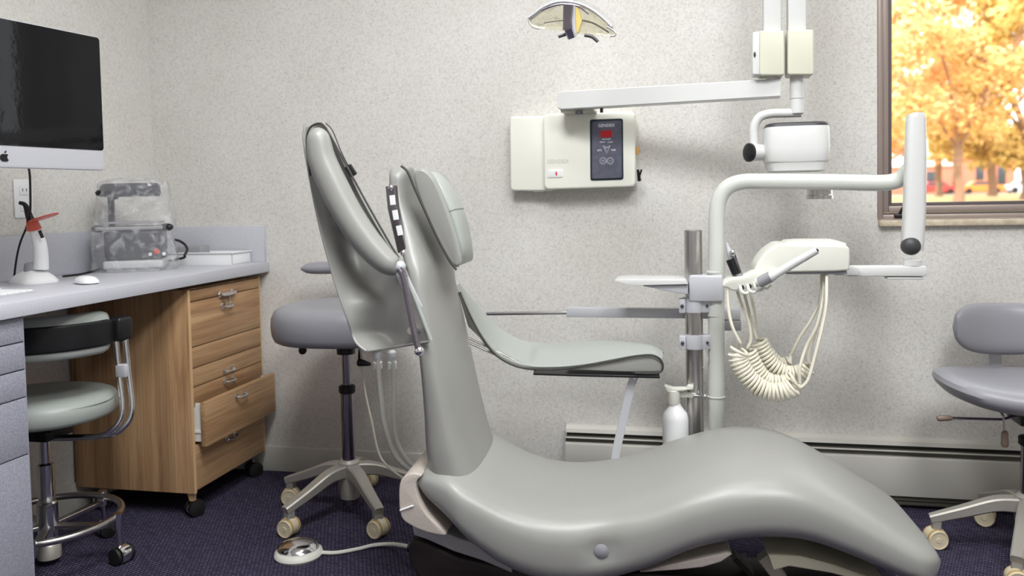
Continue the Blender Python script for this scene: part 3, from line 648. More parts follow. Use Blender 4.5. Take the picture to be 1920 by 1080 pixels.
# right stool by the window
c = V((.853, 2.385, 0))
rs = root('operator_stool', c, 'grey operator stool with wide lumbar backrest below the window', 'stool')
star_base(rs, .222, math.radians(172), .172, .0145, .41)
rg = []
for s, t in ((.02, 0), (.80, .0), (.90, .1), (.97, .3), (1., .52), (.985, .72), (.93, .88), (.82, .97), (.6, 1.), (.3, .95), (.02, .93)):
    rg.append([(.228 * s * math.copysign(abs(math.cos(a)) ** .85, math.cos(a)), .20 * s * math.copysign(abs(math.sin(a)) ** .85, math.sin(a)), .412 + .062 * t + (.025 * (abs(math.cos(a)) * s) ** 2.5)) for a in (2 * PI * j / 48 for j in range(48))])
obj('seat', mb().loft(rg), 'vinyl2', rs, local=True)
obj('seat_plate', mb().box((-.08, -.08, .395), (.08, .08, .418), .004).box((-.04, -.05, .36), (.04, .05, .396), .004), 'black', rs, local=True)
b1, b2, b3, b4 = P(1776, 615, 2.60) - c, P(1778, 567, 2.60) - c, P(1880, 665, 2.60) - c, 0
rg = []; zt, zbm = b2.z, b3.z; xl = b1.x; W_ = -xl
for i in range(29):
    t = i / 28 * 2 - 1; e_ = abs(t); s = (1 - e_ ** 5) ** .5 if e_ < 1 else .02
    zm = (zt + zbm) / 2 + .012 * e_ ** 2; hh = (zt - zbm) / 2 * (1 - .16 * e_ ** 2)
    rg.append([(W_ * t, .215 - .05 * e_ ** 2 + .030 * max(s, .02) * math.copysign(abs(math.cos(a)) ** .8, math.cos(a)), zm + hh * max(s, .02) * math.copysign(abs(math.sin(a)) ** .7, math.sin(a))) for a in (2 * PI * j / 28 for j in range(28))])
obj('backrest', mb().loft(rg), 'vinyl2', rs, local=True)
obj('back_post', mb().bar(cr([(0, .06, .40), (0, .16, .395), (0, .245, .43), (0, .262, .52), (0, .25, .60)], 4), .034, .010, (1, 0, 0), .002), 'alu', rs, local=True)
l1, l2 = P(1757, 784, 2.36) - c, P(1785, 784, 2.36) - c
lv = obj('lever', mb().tube([(.0, -.03, .40), l2 + V((.12, 0, .001)), l2], .0035, 8), 'darkchrome', rs, local=True)
obj('grip', mb().tube([l1, l1 + V((.006, 0, 0)), l2 - V((.006, 0, 0)), l2], [.006, .0085, .0075, .005], 10), 'brown', lv, local=True, label='brown lever grip')
l1, l2 = P(1884, 838, 2.30) - c, P(1884, 808, 2.30) - c
lv = obj('lever', mb().tube([l2 + V((.0, .06, .045)), l2 + V((0, .01, .035)), l2], .003, 8), 'darkchrome', rs, local=True)
obj('grip', mb().tube([l1, l1 + V((0, 0, .006)), l2 - V((0, 0, .006)), l2], [.006, .0095, .0085, .005], 10), 'brown', lv, local=True, label='brown lever grip')

# assistant stool under the desk
c = V((-1.722, 1.905, 0))
us = root('assistant_stool', c, 'pale green assistant stool with torso bar and chrome footring under the desk', 'stool')
obj('seat', mb().loft(pad(.186, .176, .405, .470, 2.2, .0)), 'vinyl3', us, local=True)
obj('seat_seam', mb().tube([(.187 * math.cos(a) * .995, .177 * math.sin(a) * .995, .452) for a in (2 * PI * j / 48 for j in range(49))], .0016, 6, False), 'vinyl3', us, local=True)
obj('seat_plate', mb().box((-.10, -.09, .388), (.10, .09, .406), .003).box((-.05, -.05, .35), (.05, .05, .389), .004), 'black', us, local=True)
obj('column', mb().lathe([(.026, .03), (.026, .17), (.021, .175), (.021, .275), (.014, .28), (.014, .36)], seg=24), 'chrome', us, local=True)
obj('column_skirt', mb().lathe([(.030, .02), (.030, .055), (.026, .06)], seg=24), 'alu2', us, local=True)
FR = .182; FZ = .125
obj('foot_ring', mb().tube([(FR * math.cos(a), FR * math.sin(a), FZ) for a in (2 * PI * j / 56 for j in range(57))], .0095, 12, False), 'steel', us, local=True)
for k in range(5):
    a = math.radians(12) + k * 2 * PI / 5; d = V((math.cos(a), math.sin(a), 0))
    obj('leg', mb().bar([d * .02 + V((0, 0, .105)), d * FR + V((0, 0, .105))], .022, .012, (-d.y, d.x, 0), .002), 'steel', us, local=True)
    dd = d * (FR + .008); sw = mb().tube([dd + V((0, 0, FZ + .012)), dd + V((0, 0, FZ - .03))], .013, 14).tube([dd + V((0, 0, FZ - .025)), d * (FR + .012) + V((0, 0, .045))], .007, 10)
    cs = obj('caster_stem', sw, 'chrome', us, local=True); bq, bw = mb(), mb()
    r = .024; ax = V((math.cos(a + 1.1), math.sin(a + 1.1), 0)); cc = d * (FR + .016) + V((0, 0, r))
    bq.lathe([(r * .5, -.016), (r * .98, -.014), (r * 1.04, 0), (r * .98, .014), (r * .5, .016)], cc + V((0, 0, .001)), ax, 20)
    bw.lathe([(r * .3, .016), (r * .9, .017), (r * .98, .020), (r * .9, .026), (.003, .028)], cc, ax, 20).lathe([(r * .3, .016), (r * .9, .017), (r * .98, .020), (r * .9, .026), (.003, .028)], cc, -ax, 20)
    obj('caster_hood', bq, 'chrome', cs, local=True); obj('wheel', bw, 'rubber', cs, local=True)
# torso bar: padded arc on the room side
def arc(R0, h, th, z, a0, a1, n=34, sq=4.):
    rg = []
    for i in range(n):
        a = a0 + (a1 - a0) * i / (n - 1); t = i / (n - 1); s = min(1, math.sin(PI * min(t, 1 - t) * 6) if min(t, 1 - t) < 1 / 12 else 1); s = max(s, .12)
        rg.append([((R0 + th * s * math.copysign(abs(math.cos(q)) ** (2 / sq), math.cos(q))) * math.cos(a), (R0 + th * s * math.copysign(abs(math.cos(q)) ** (2 / sq), math.cos(q))) * math.sin(a) * .94, z + h * s * math.copysign(abs(math.sin(q)) ** (2 / sq), math.sin(q))) for q in (2 * PI * j / 24 for j in range(24))])
    return rg
A0, A1 = math.radians(-150), math.radians(12)
tb = obj('torso_bar', mb().loft(arc(.190, .056, .024, .640, A0, A1)), 'vinyl3', us, local=True)
obj('torso_band', mb().loft(arc(.206, .034, .0125, .640, A0 + .02, A1 + .01, sq=8)), 'black', tb, local=True, label='black band around the bar')
e1 = V((.206 * math.cos(A1), .196 * math.sin(A1), .640))
obj('bar_bracket', mb().box(e1 + V((-.012, -.02, -.032)), e1 + V((.030, .035, .034)), .010, 3), 'black', us, local=True)
for k, (dx, dy) in enumerate(((.0, .0), (.020, .012))):
    pth = cr([e1 + V((dx, dy, -.02)), e1 + V((dx + .006, dy, -.12)), e1 + V((dx + .016, dy - .005, -.22)), e1 + V((dx - .002, dy - .02, -.265)), e1 + V((dx - .05, dy - .035, -.285)), V((.02, -.02 + dy, .352 + .0 * k))], 6)
    obj('bar_tube', mb().tube(pth, .0075, 12), 'chrome', us, local=True)
obj('tube_clamp', mb().box(e1 + V((.0, -.008, -.13)), e1 + V((.030, .018, -.095)), .004), 'alu', us, local=True)

# foot pedal
pc = PZ(560, 1042, .0); fp = root('foot_pedal', pc, 'round chrome and ivory foot pedal on the carpet left of the chair', 'foot pedal')
obj('base_ring', mb().lathe([(.02, 0), (.062, 0), (.066, .006), (.064, .014), (.055, .021), (.02, .021)], pc, seg=40), 'cream', fp)
obj('chrome_dome', mb().lathe([(.054, .020), (.056, .024), (.050, .033), (.034, .039), (.015, .042), (.001, .0425)], pc, seg=40), 'chrome', fp, label='chrome domed top')
b = mb()
for off in (0, .006):
    b.tube(cr([pc + V((.060, .01 + off, .008)), PZ(630, 1037, .006) + V((0, off, 0)), PZ(670, 1030, .006) + V((0, off, 0)), PZ(700, 1023, .008) + V((0, off, 0)), PZ(735, 1021, .02) + V((0, off, 0)), P(768, 1026, 2.0) + V((.0, off, 0))], 6), .0042, 8)
obj('cord', b, 'cream', fp)

# ================================================================== DENTAL CHAIR
PSI = math.radians(4); CO = V((-.50, 1.98, 0)); U = V((math.cos(PSI), math.sin(PSI), 0)); Vv = V((-math.sin(PSI), math.cos(PSI), 0))
def PC(px, py, v):              # point of the chair's own frame (u, v, z) behind px,py at side offset v
    r = ray(px, py); o0 = V((0, 0, EYE)); t = (CO + Vv * v - o0).dot(Vv) / r.dot(Vv); p = o0 + r * t; return V(((p - CO).dot(U), v, p.z))
chair = root('dental_chair', CO, 'grey green reclining dental chair with raised back in the middle', 'dental chair', rz=PSI)
def sup(c, a, n): return math.copysign(abs(c) ** (2 / n), c)
# seat and leg cushion, lofted along the chair
nearv = -.235
st = [ # px, near top edge py, bottom py
 (779, 905, 925), (784, 888, 945), (800, 878, 968), (840, 880, 1003), (890, 900, 1054), (950, 930, 1096), (1020, 950, 1120), (1100, 953, 1124), (1200, 940, 1100), (1290, 912, 1062), (1370, 893, 1042), (1450, 888, 1036), (1520, 902, 1043), (1590, 935, 1066), (1650, 970, 1090), (1700, 1000, 1108), (1740, 1022, 1118), (1764, 1038, 1110), (1774, 1054, 1092)]
prof = cr([V((*((lambda p: (p.x, p.z))(PC(px, t, nearv + .03))), PC(px, bt, nearv).z)) for px, t, bt in st], 4)
rings = []; nP = len(prof); bx = PC(1127, 1038, nearv)
for i, p in enumerate(prof):
    u, zt, zb = p; t = i / (nP - 1)
    w = .235
    d1 = (u - prof[0][0]); d2 = (prof[-1][0] - u)
    w *= min(1, .80 + .20 * min(1, d1 / .10)) * (1 - .26 * max(0, 1 - d2 / .08) ** 2.6)
    zt = max(zt, zb + .012); zm, hh = (zt + zb) / 2, (zt - zb) / 2; R = []
    for j in range(64):
        a = 2 * PI * j / 64; n = 3.2
        y = w * sup(math.cos(a), 0, n); z_ = zm + hh * sup(math.sin(a), 0, n)
        if math.sin(a) > 0:
            k = 1 - (y / w) ** 2; z_ += (-.012 * max(0, math.sin(min(1, max(0, d1 / .5)) * PI)) + .016 * max(0, math.sin(min(1, max(0, (u - prof[0][0] - .45) / .65)) * PI))) * k
        uu = u
        q = V((u, y, z_))
        if y < -.8 * w:
            dd = math.hypot(u - bx.x, z_ - bx.z); y += .016 * math.exp(-(dd / .020) ** 2) + .008 * math.exp(-((u - bx.x - .012) / .05) ** 2 - ((z_ - bx.z - .03) / .05) ** 2)
        R.append((uu, y, z_))
    rings.append(R)
# round the ends over
def endcap(R, k, du):
    cx = sum(p[1] for p in R) / len(R); cz = sum(p[2] for p in R) / len(R)
    return [(p[0] + du, cx + (p[1] - cx) * k, cz + (p[2] - cz) * k) for p in R]
rings = [endcap(rings[0], k, d) for k, d in ((.25, -.006), (.7, -.004))] + rings + [endcap(rings[-1], k, d) for k, d in ((.85, .004), (.5, .007), (.1, .008))]
# densify around the ring near the button is enough at 64; subdivide once for smoothness
seat = obj('seat_cushion', mb().loft(rings), 'vinyl', chair, local=True)
obj('button', mb().lathe([(.016, 0), (.0155, .003), (.010, .006), (.001, .007)], (bx.x, nearv + .012, bx.z), (0, -1, 0), 20), 'vinyl2', seat, local=True, label='round upholstery button')
# backrest
bs = [ # py, left px, right px, half width, centre offset
 (332, 723, 776, .075), (370, 724, 790, .085), (420, 731, 815, .11), (470, 741, 838, .14), (510, 751, 855, .165), (560, 759, 862, .18), (620, 768, 874, .19), (700, 776, 890, .195), (785, 781, 907, .195), (850, 783, 922, .195), (905, 790, 938, .19)]
BN = -.105                       # the near side of the narrow head part
raw = []
for py, l, r, w in bs:
    vn = -w; A = PC(l, py, vn); B = PC(r, py, w * .9); th = B.x - A.x
    th = max(th, .045 if py > 330 else .02); raw.append(V((A.x, A.x + th, (A.z + B.z) / 2 if 0 else A.z)).to_4d()); raw[-1].w = w
rr_ = cr(raw, 4); rings = []
for q in rr_:
    xm, hx = (q.x + q.y) / 2, (q.y - q.x) / 2
    rings.append([(xm + hx * sup(math.cos(a), 0, 3.0), q.w * sup(math.sin(a), 0, 3.4), q.z) for a in (2 * PI * j / 48 for j in range(48))])
caps = []
for k, dz in ((.08, .0265), (.35, .0255), (.62, .022), (.82, .016), (.94, .008)): caps.append([(p[0] - .004 * (1 - k), p[1], p[2] + dz) for p in endcap(rings[0], k, 0)])
rings = caps + rings
back = obj('backrest', mb().loft(rings), 'vinyl', chair, local=True)
# chrome latch strip on the near rear edge of the back
def strip(pts, v, w, h, b=None):
    b = b or mb(); b.bar([PC(x, y, v) for x, y in pts], w, h, (1, 0, 0), .002); return b
lt = obj('latch_plate', strip([(734, 349), (738, 390), (747, 430), (757, 472)], -.125, .022, .026), 'darkchrome', chair, local=True, label='chrome slotted headrest latch')
b = mb()
for x0, y0, x1, y1 in ((735, 366, 737, 384), (740, 394, 743, 412), (747, 423, 751, 441)):
    b.bar([PC(x0, y0, -.141), PC(x1, y1, -.141)], .013, .004, (1, 0, 0), .001)
obj('slot', b, 'plastic', lt, local=True, label='bright slot window')
for _q in ((733, 352), (756, 474)): obj('latch_knob', mb().ball(PC(*_q, -.138), .007), 'chrome', lt, local=True)
# headrest cushion
hl = [(778, 322), (776, 335), (788, 375), (806, 420), (828, 465), (845, 492), (856, 500), (862, 492), (860, 470), (848, 425), (832, 380), (815, 340), (800, 322), (788, 317)]
pl = cr([PC(x, y, -.105) for x, y in hl], 4, True)
hr = obj('headrest', mb().prism(pl, (0, .17, 0), .026, 5), 'vinyl', chair, local=True)
obj('headrest_seam', mb().tube([p + V((0, -.0005 + .006, 0)) for p in pl] + [pl[0] + V((0, .0055, 0))], .0016, 6, False), 'vinyl3', hr, local=True)
# front pillow of the headrest
f1 = [(800, 322), (818, 345), (838, 385), (852, 425), (862, 470), (861, 496)]
rg = []
cl1 = cr([PC(x, y, -.10) for x, y in f1], 4); n = len(cl1)
for i, p in enumerate(cl1):
    t = i / (n - 1); tt = (cl1[min(i + 1, n - 1)] - cl1[max(i - 1, 0)]).normalized(); nx = V((-tt.z, 0, tt.x)) ; nx = nx if nx.x > 0 else -nx
    s = max(.25, (math.sin(PI * min(max(t, .03), .97))) ** .45); row = []
    for j in range(32):
        a = 2 * PI * j / 32; row.append(V((p.x, 0, p.z)) + nx * (-.002 + .014 * s * sup(math.cos(a), 0, 2.4)) + V((0, -.022 + .062 * s ** .4 * sup(math.sin(a), 0, 3.2), 0)))
    rg.append(row)
pil = obj('headrest_pillow', mb().loft(rg), 'vinyl3', chair, local=True, label='lighter pillow on the headrest')
row = [(rg[int(n * .45)][j]) for j in range(32)]
obj('pillow_seam', mb().tube([p * 1.0 + V((0, 0, 0)) for p in row[-9:] + row[:10]], .0018, 6), 'vinyl', pil, local=True)
# dark welt between back and headrest
obj('welt', mb().tube(cr([PC(x, y, -.118) for x, y in ((752, 311), (764, 322), (776, 350), (796, 394), (820, 446), (842, 487), (856, 506))], 5), .003, 8), 'welt', chair, local=True)
# ---- raised near arm: pad standing on end with its vinyl skirt, handle rod and strap
NA = -.27
arm = obj('raised_armrest', MB(), 'vinyl', chair, local=True) if 0 else None
cen = [(592, 241), (596, 256), (604, 300), (626, 350), (652, 400), (684, 448), (716, 484), (738, 500), (746, 503)]
rad = [.008, .024, .030, .032, .032, .031, .028, .022, .010]
c3 = cr([PC(x, y, NA) for x, y in cen], 5); r3 = [v.x for v in cr([V((r, 0, 0)) for r in rad], 5)]
arm = obj('armrest', mb().tube(c3, r3, 24, up=(0, 1, 0)), 'vinyl', chair, local=True, label='arm pad swung upright')
# skirt
Lc = [(573, 238), (571, 262), (580, 320), (600, 420), (630, 530), (654, 600), (668, 640), (688, 658)]
Rc = [(604, 229), (620, 254), (655, 325), (692, 396), (730, 460), (757, 500), (782, 566), (806, 640)]
Lp = cr([V((x, y)) for x, y in Lc], 8); Rp = cr([V((x, y)) for x, y in Rc], 8); grid = []
n = len(Lp)
for i in range(n):
    row = []; t = i / (n - 1)
    for j in range(25):
        s = j / 24; q = Lp[i].lerp(Rp[i], s)
        v = NA + .045 + .05 * math.sin(PI * s) * (.3 + .7 * t) - .03 * t + (.05 * s * t)
        v += .030 * math.exp(-((q.x - 668) / 26) ** 2 - ((q.y - 470) / 34) ** 2) - .020 * math.exp(-((q.x - 640) / 16) ** 2 - ((q.y - 410) / 20) ** 2) - .018 * math.exp(-((q.x - 688) / 34) ** 2 - ((q.y - 570) / 26) ** 2) + .016 * math.exp(-((q.x - 690) / 40) ** 2 - ((q.y - 625) / 16) ** 2)
        p = PC(q.x, q.y, v); row.append(p)
    grid.append(row)
sk = obj('armrest_skirt', mb().sheet(grid, .006), 'vinyl', chair, local=True, ang=70, label='loose vinyl skirt of the raised arm')
edge = [g[0] for g in grid]; edge_r = [g[-1] for g in grid]; edge_b = grid[-1]
obj('skirt_welt', mb().tube([p + V((0, -.003, 0)) for p in edge], .0036, 8), 'vinyl', sk, local=True)
obj('skirt_welt', mb().tube([p + V((0, -.002, 0)) for p in edge_r], .0030, 8), 'vinyl', sk, local=True)
obj('skirt_welt', mb().tube([p + V((0, -.003, 0)) for p in edge_b], .0034, 8), 'vinyl', sk, local=True)
# dark welt line round the pad top
wl = [(582, 330), (576, 285), (575, 258), (581, 240), (594, 232), (606, 234), (618, 252), (636, 285), (656, 322), (690, 385), (730, 455), (748, 484)]
obj('pad_welt', mb().tube(cr([PC(x, y, NA + .012) for x, y in wl], 5), .0024, 8), 'welt', arm, local=True)
# strap and clip
obj('strap', mb().tube(cr([PC(x, y, NA + .03) for x, y in ((611, 231), (624, 246), (640, 285), (656, 316))], 5), .0022, 6, flat=.6), 'welt', arm, local=True)
b = mb().box((-.008, -.006, -.013), (.008, .006, .013), .002); k = PC(658, 320, NA + .03); b.xf(Matrix.Translation(k) @ Euler((0, math.radians(-32), 0)).to_matrix().to_4x4())
obj('clip', b, 'black', arm, local=True)
# handle rod
rp = [(748, 504), (757, 520), (766, 565), (774, 610), (782, 645), (785, 655)]
rod = obj('release_rod', mb().tube(cr([PC(x, y, NA - .02) for x, y in rp], 5), .0085, 14, flat=.8), 'darkchrome', chair, local=True, label='dark chrome release rod')
obj('rod_tip', mb().ball(PC(786, 658, NA - .02), .0105), 'chrome', rod, local=True)
obj('rod_bracket', mb().tube([PC(744, 508, NA), PC(762, 545, NA - .005)], .006, 8).tube([PC(764, 520, NA - .005), PC(790, 575, NA)], .003, 6).ball(PC(750, 500, NA), .013), 'alu', rod, local=True)
obj('piping', mb().tube(cr([PC(x, y, NA - .008) for x, y in ((766, 530), (782, 570), (797, 610), (808, 638))], 4), .0042, 8), 'vinyl3', chair, local=True)
obj('arm_pivot', mb().tube([PC(748, 500, NA - .005), PC(752, 500, -.12)], .012, 12), 'steel', chair, local=True)
obj('arm_link', mb().tube([PC(770, 620, NA), PC(785, 620, -.17)], .008, 10), 'steel', chair, local=True)
# ---- far arm: sling from the back to a padded hand rest
near_e = [(862, 548), (880, 590), (903, 632), (930, 664), (965, 683), (1000, 690), (1050, 690), (1100, 685), (1150, 676), (1190, 669), (1222, 667), (1240, 676)]
far_e = [(859, 533), (886, 566), (915, 597), (945, 624), (978, 640), (1010, 646), (1050, 647), (1095, 643), (1140, 642), (1185, 645), (1222, 652), (1243, 664)]
vN, vF = .17, .285
NE = cr([PC(x, y, vN) for x, y in near_e], 4); FE = cr([PC(x, y, vF) for x, y in far_e], 4); grid = []
for i in range(len(NE)):
    t = i / (len(NE) - 1); row = []
    for j in range(13):
        s = j / 12; p = NE[i].lerp(FE[i], s); p.z += (.010 * math.sin(PI * s)) * (1 if t > .45 else -.6) * min(1, t * 4) ; row.append(p)
    grid.append(row)
fa = obj('armrest', mb().sheet(grid, .010), 'vinyl3', chair, local=True, ang=60, label='curved sling armrest with padded tip')
tipp = [(1060, 692), (1110, 685), (1150, 677), (1190, 670), (1220, 668), (1237, 675), (1242, 686), (1236, 696), (1200, 697), (1150, 696), (1100, 694)]
obj('arm_pad', mb().prism(cr([PC(x, y, vN + .004) for x, y in tipp], 3, True), (0, vF - vN - .012, 0), .006, 3), 'vinyl', fa, local=True, label='padded hand rest')
obj('arm_welt', mb().tube(cr([PC(x, y, vN - .001) for x, y in ((862, 548), (880, 590), (903, 632), (930, 666), (965, 686), (1000, 692), (1050, 692), (1100, 685), (1150, 676), (1190, 668), (1222, 666), (1238, 674), (1243, 688), (1234, 699), (1190, 699))], 4), .0026, 8), 'welt', fa, local=True)
obj('arm_base_strip', mb().bar([PC(1004, 694, vN + .05), PC(1100, 697, vN + .05), PC(1236, 700, vN + .05)], .10, .006, (0, 1, 0), .001), 'black', fa, local=True)
gr = []
for i, (p0, p1) in enumerate(zip(cr([PC(x, y, .165) for x, y in ((860, 548), (867, 575), (878, 612))], 5), cr([PC(x, y, .17) for x, y in ((863, 550), (884, 598), (912, 645))], 5))):
    gr.append([p0.lerp(p1, j / 4) for j in range(5)])
obj('arm_lining', mb().sheet(gr, .004), 'olive', fa, local=True, label='dark olive inner lining')
for dy in (0, 8):
    obj('arm_strut', mb().tube([PC(878, 634 + dy, .18), PC(940, 662 + dy, .18), PC(985, 686 + dy * .6, .18), PC(1004, 692 + dy * .3, .18)], .0032, 8), 'steel', fa, local=True)
obj('arm_support', mb().bar(cr([PC(x, y, .20) for x, y in ((1192, 702), (1186, 715), (1178, 745), (1168, 790), (1155, 850), (1150, 905))], 4), .022, .005, (1, 0, 0), .001), 'alu', chair, local=True, label='flat steel bar holding the far arm')
obj('support_screw', mb().ball(PC(1189, 708, .195), .004), 'chrome', chair, local=True)
# ---- shell behind the seat, shroud, base
sh = [(752, 900), (748, 930), (752, 968), (768, 984), (800, 998), (835, 1004), (826, 990), (800, 965), (784, 935), (780, 905), (790, 892), (770, 888)]
obj('hinge_shell', mb().prism(cr([PC(x, y, -.20) for x, y in sh], 3, True), (0, .40, 0), .006), 'shell', chair, local=True, label='warm grey plastic hinge shell')
obj('shell_seam', mb().tube([PC(750, 957, -.202), PC(775, 948, -.202)], .002, 6), 'plastic', chair, local=True)
sr = [(772, 984), (776, 1004), (800, 1012), (850, 1034), (905, 1052), (960, 1075), (960, 1040), (860, 1010), (820, 992)]
obj('shroud', mb().prism([PC(x, y, -.15) for x, y in sr], (0, .30, 0), .004), 'shroud', chair, local=True, label='light grey shroud')
zb_ = PC(900, 1080, -.14).z
pts = [(774, 1010), (766, 1024), (765, 1045), (770, 1062), (785, 1085), (1180, 1112), (1180, 1080), (1000, 1076), (860, 1046), (800, 1018)]
obj('base_cover', mb().prism([PC(x, y, -.14) for x, y in pts], (0, .28, 0), .008), 'bellows', chair, local=True, label='dark base cover')
lo = PC(785, 1085, -.14)
obj('lift_column', mb().box((-.05, -.13, .02), (.28, .13, lo.z + .02), .01), 'bellows', chair, local=True)
obj('floor_plate', mb().box((-.10, -.16, 0), (.50, .16, .026), .008), 'bellows', chair, local=True)
obj('hose_gland', mb().tube([PC(765, 1026, -.0), PC(774, 1027, -.0)], .011, 12), 'black', chair, local=True)
# under the leg cushion
ul = [(1200, 1074), (1240, 1062), (1300, 1050), (1364, 1036), (1372, 1040), (1352, 1054), (1318, 1064), (1270, 1069), (1225, 1072)]
obj('seat_pan', mb().prism([PC(x, y, -.19) for x, y in ul], (0, .38, 0), .004), 'shell', chair, local=True, label='pale underside pan')
obj('leg_frame', mb().bar([PC(1430, 1040, -.05), PC(1465, 1085, -.05), PC(1475, 1110, -.05)], .035, .03, (0, 1, 0), .003), 'beige', chair, local=True)
obj('leg_link', mb().bar([PC(1520, 1046, .05), PC(1560, 1095, .05)], .03, .02, (0, 1, 0), .003), 'beige', chair, local=True, label='beige leg rest link')
obj('leg_board', mb().prism([PC(x, y, -.17) for x, y in ((1440, 1040), (1500, 1043), (1560, 1058), (1660, 1092), (1650, 1100), (1560, 1075), (1480, 1062), (1450, 1070))], (0, .34, 0), .003), 'beige', chair, local=True)
obj('leg_linkage', mb().bar([PC(1375, 1040, -.02), PC(1420, 1085, -.02)], .05, .012, (0, 1, 0), .002), 'bellows', chair, local=True)
obj('leg_linkage', mb().bar([PC(1395, 1042, .08), PC(1400, 1100, .08)], .03, .012, (0, 1, 0), .002), 'bellows', chair, local=True)
obj('frame_beam', mb().box((.25, -.06, lo.z - .03), (.85, .06, lo.z + .0), .006), 'bellows', chair, local=True)

# ---- assistant hoses hanging behind the chair back
for i, (pts, rr0, mt, nm) in enumerate((([(708, 664), (709, 690), (712, 720), (716, 760), (722, 800), (745, 860), (800, 900)], .0095, 'cord2', 'thicker left'), ([(735, 664), (737, 690), (739, 730), (739, 780), (745, 830), (770, 870), (815, 900)], .0085, 'cord2', 'right'))):
    hs = root('suction_hose', P(pts[-1][0], pts[-1][1], 2.2), ['grey suction hose with white coupling, left of the two behind the back', 'grey suction hose with white coupling, nearer the chair back'][i], 'hose', 'suction hoses behind the chair back')
    obj('hose', mb().tube(cr([P(x, y, 2.28 - .01 * k) for k, (x, y) in enumerate(pts)], 5), rr0 * .8, 12), 'cord2', hs)
    x, y = pts[0]; a = P(x, y - 22, 2.285)
    obj('coupling', mb().lathe([(.008, .0), (.0135, .002), (.0145, .02), (.011, .024), (.011, .032), (.014, .036), (.014, .05), (.008, .056)], P(x + .5, 692, 2.28), (-.02, 0, 1), 18), 'plastic', hs, label='white ribbed coupling')
    obj('hose_hook', mb().tube([a, a + V((0, -.05, .03)), a + V((.04, -.12, .04))], .005, 8), 'alu', hs)
o = obj('thin_tube', mb().tube(cr([P(x, y, 2.3) for x, y in ((672, 640), (678, 668), (681, 700), (686, 740), (697, 790), (715, 860), (760, 900))], 5), .0032, 8), 'cord'); tag(o, 'thin ivory tube hanging left of the suction hoses', 'tube')

# ================================================================== DELIVERY UNIT
YP = 2.36
pl0 = P(1301, 440, YP); dx = .0
du = root('dental_delivery_unit', (pl0.x, YP, 0), 'steel post dental delivery unit with white swing arm and tray head', 'delivery unit')
ptop = P(1301, 431, YP).z; pxm = P(1301, 600, YP).x
obj('post', mb().lathe([(.022, 0), (.0245, .0), (.0245, ptop - .002), (.0225, ptop)], (pxm, YP, 0), seg=36), 'steel', du, label='brushed steel post')
obj('floor_flange', mb().lathe([(.085, 0), (.085, .008), (.04, .014), (.03, .04), (.0255, .042)], (pxm, YP, 0), seg=36), 'alu', du)
# clamp block and rings
c1, c2 = P(1292, 565, YP - .03), P(1356, 516, YP - .03)
obj('clamp_block', mb().box((c1.x, YP - .036, c1.z), (c2.x, YP + .03, c2.z), .006), 'alu', du, label='aluminium clamp block')
for (ya, yb_) in ((558, 584), (627, 652)):
    a, b_ = P(1280, yb_, YP), P(1330, ya, YP)
    r_ = obj('clamp_ring', mb().lathe([(.026, 0), (.031, 0), (.0315, .003), (.0315, b_.z - a.z - .003), (.031, b_.z - a.z), (.026, b_.z - a.z)], (pxm, YP, a.z), seg=28).box((pxm - .040, YP - .035, a.z), (pxm - .022, YP - .008, b_.z), .003).box((pxm + .022, YP - .022, a.z), (pxm + .046, YP + .01, b_.z), .003), 'alu', du)
    obj('screw', mb().lathe([(.005, 0), (.005, .004), (.003, .005)], (pxm - .031, YP - .035, (a.z + b_.z) / 2), (0, -1, 0), 14).lathe([(.004, 0), (.004, .004)], (pxm + .036, YP - .022, (a.z + b_.z) / 2), (0, -1, 0), 14), 'cap', r_)
# white bent pipe
YW = YP - .004
pts = [P(1343, 790, YW), P(1343, 740, YW), P(1343, 600, YW), P(1343, 450, YW), P(1344, 400, YW), P(1350, 370, YW), P(1366, 350, YW), P(1392, 341, YW), P(1430, 340, YW), P(1550, 341, YW), P(1640, 343, YW), P(1672, 341, YW), P(1692, 333, YW - .01), P(1706, 318, YW - .03)]
pts[0] = V((pts[1].x, YW, .30))
pth = cr(pts, 6); nn = len(pth)
pipe = obj('swing_pipe', mb().tube(pth, [.0225 if i < 3 * 6 else .0215 for i in range(nn)], 24), 'pipe', du, label='pale bent swing pipe')
obj('pipe_sleeve', mb().lathe([(.0225, 0), (.0245, .001), (.0245, .004), (.0225, .005)], (pts[1].x, YW, P(1343, 745, YW).z), seg=24), 'pipe', pipe)
obj('pipe_sleeve', mb().lathe([(.0225, 0), (.0245, .001), (.0245, .006), (.0225, .007)], (pts[1].x, YW, P(1343, 512, YW).z), seg=24), 'pipe', pipe)
obj('pipe_sleeve', mb().lathe([(.02, 0), (.0235, 0), (.0235, .03), (.02, .03)], (pts[1].x, YW, P(1343, 592, YW).z), seg=24), 'pipe', pipe)
obj('wire', mb().tube(cr([P(1321, 648, YP - .02), P(1328, 670, YP - .02), P(1326, 682, YP - .02), P(1318, 690, YP - .02)], 4), .0016, 6), 'cord2', du)
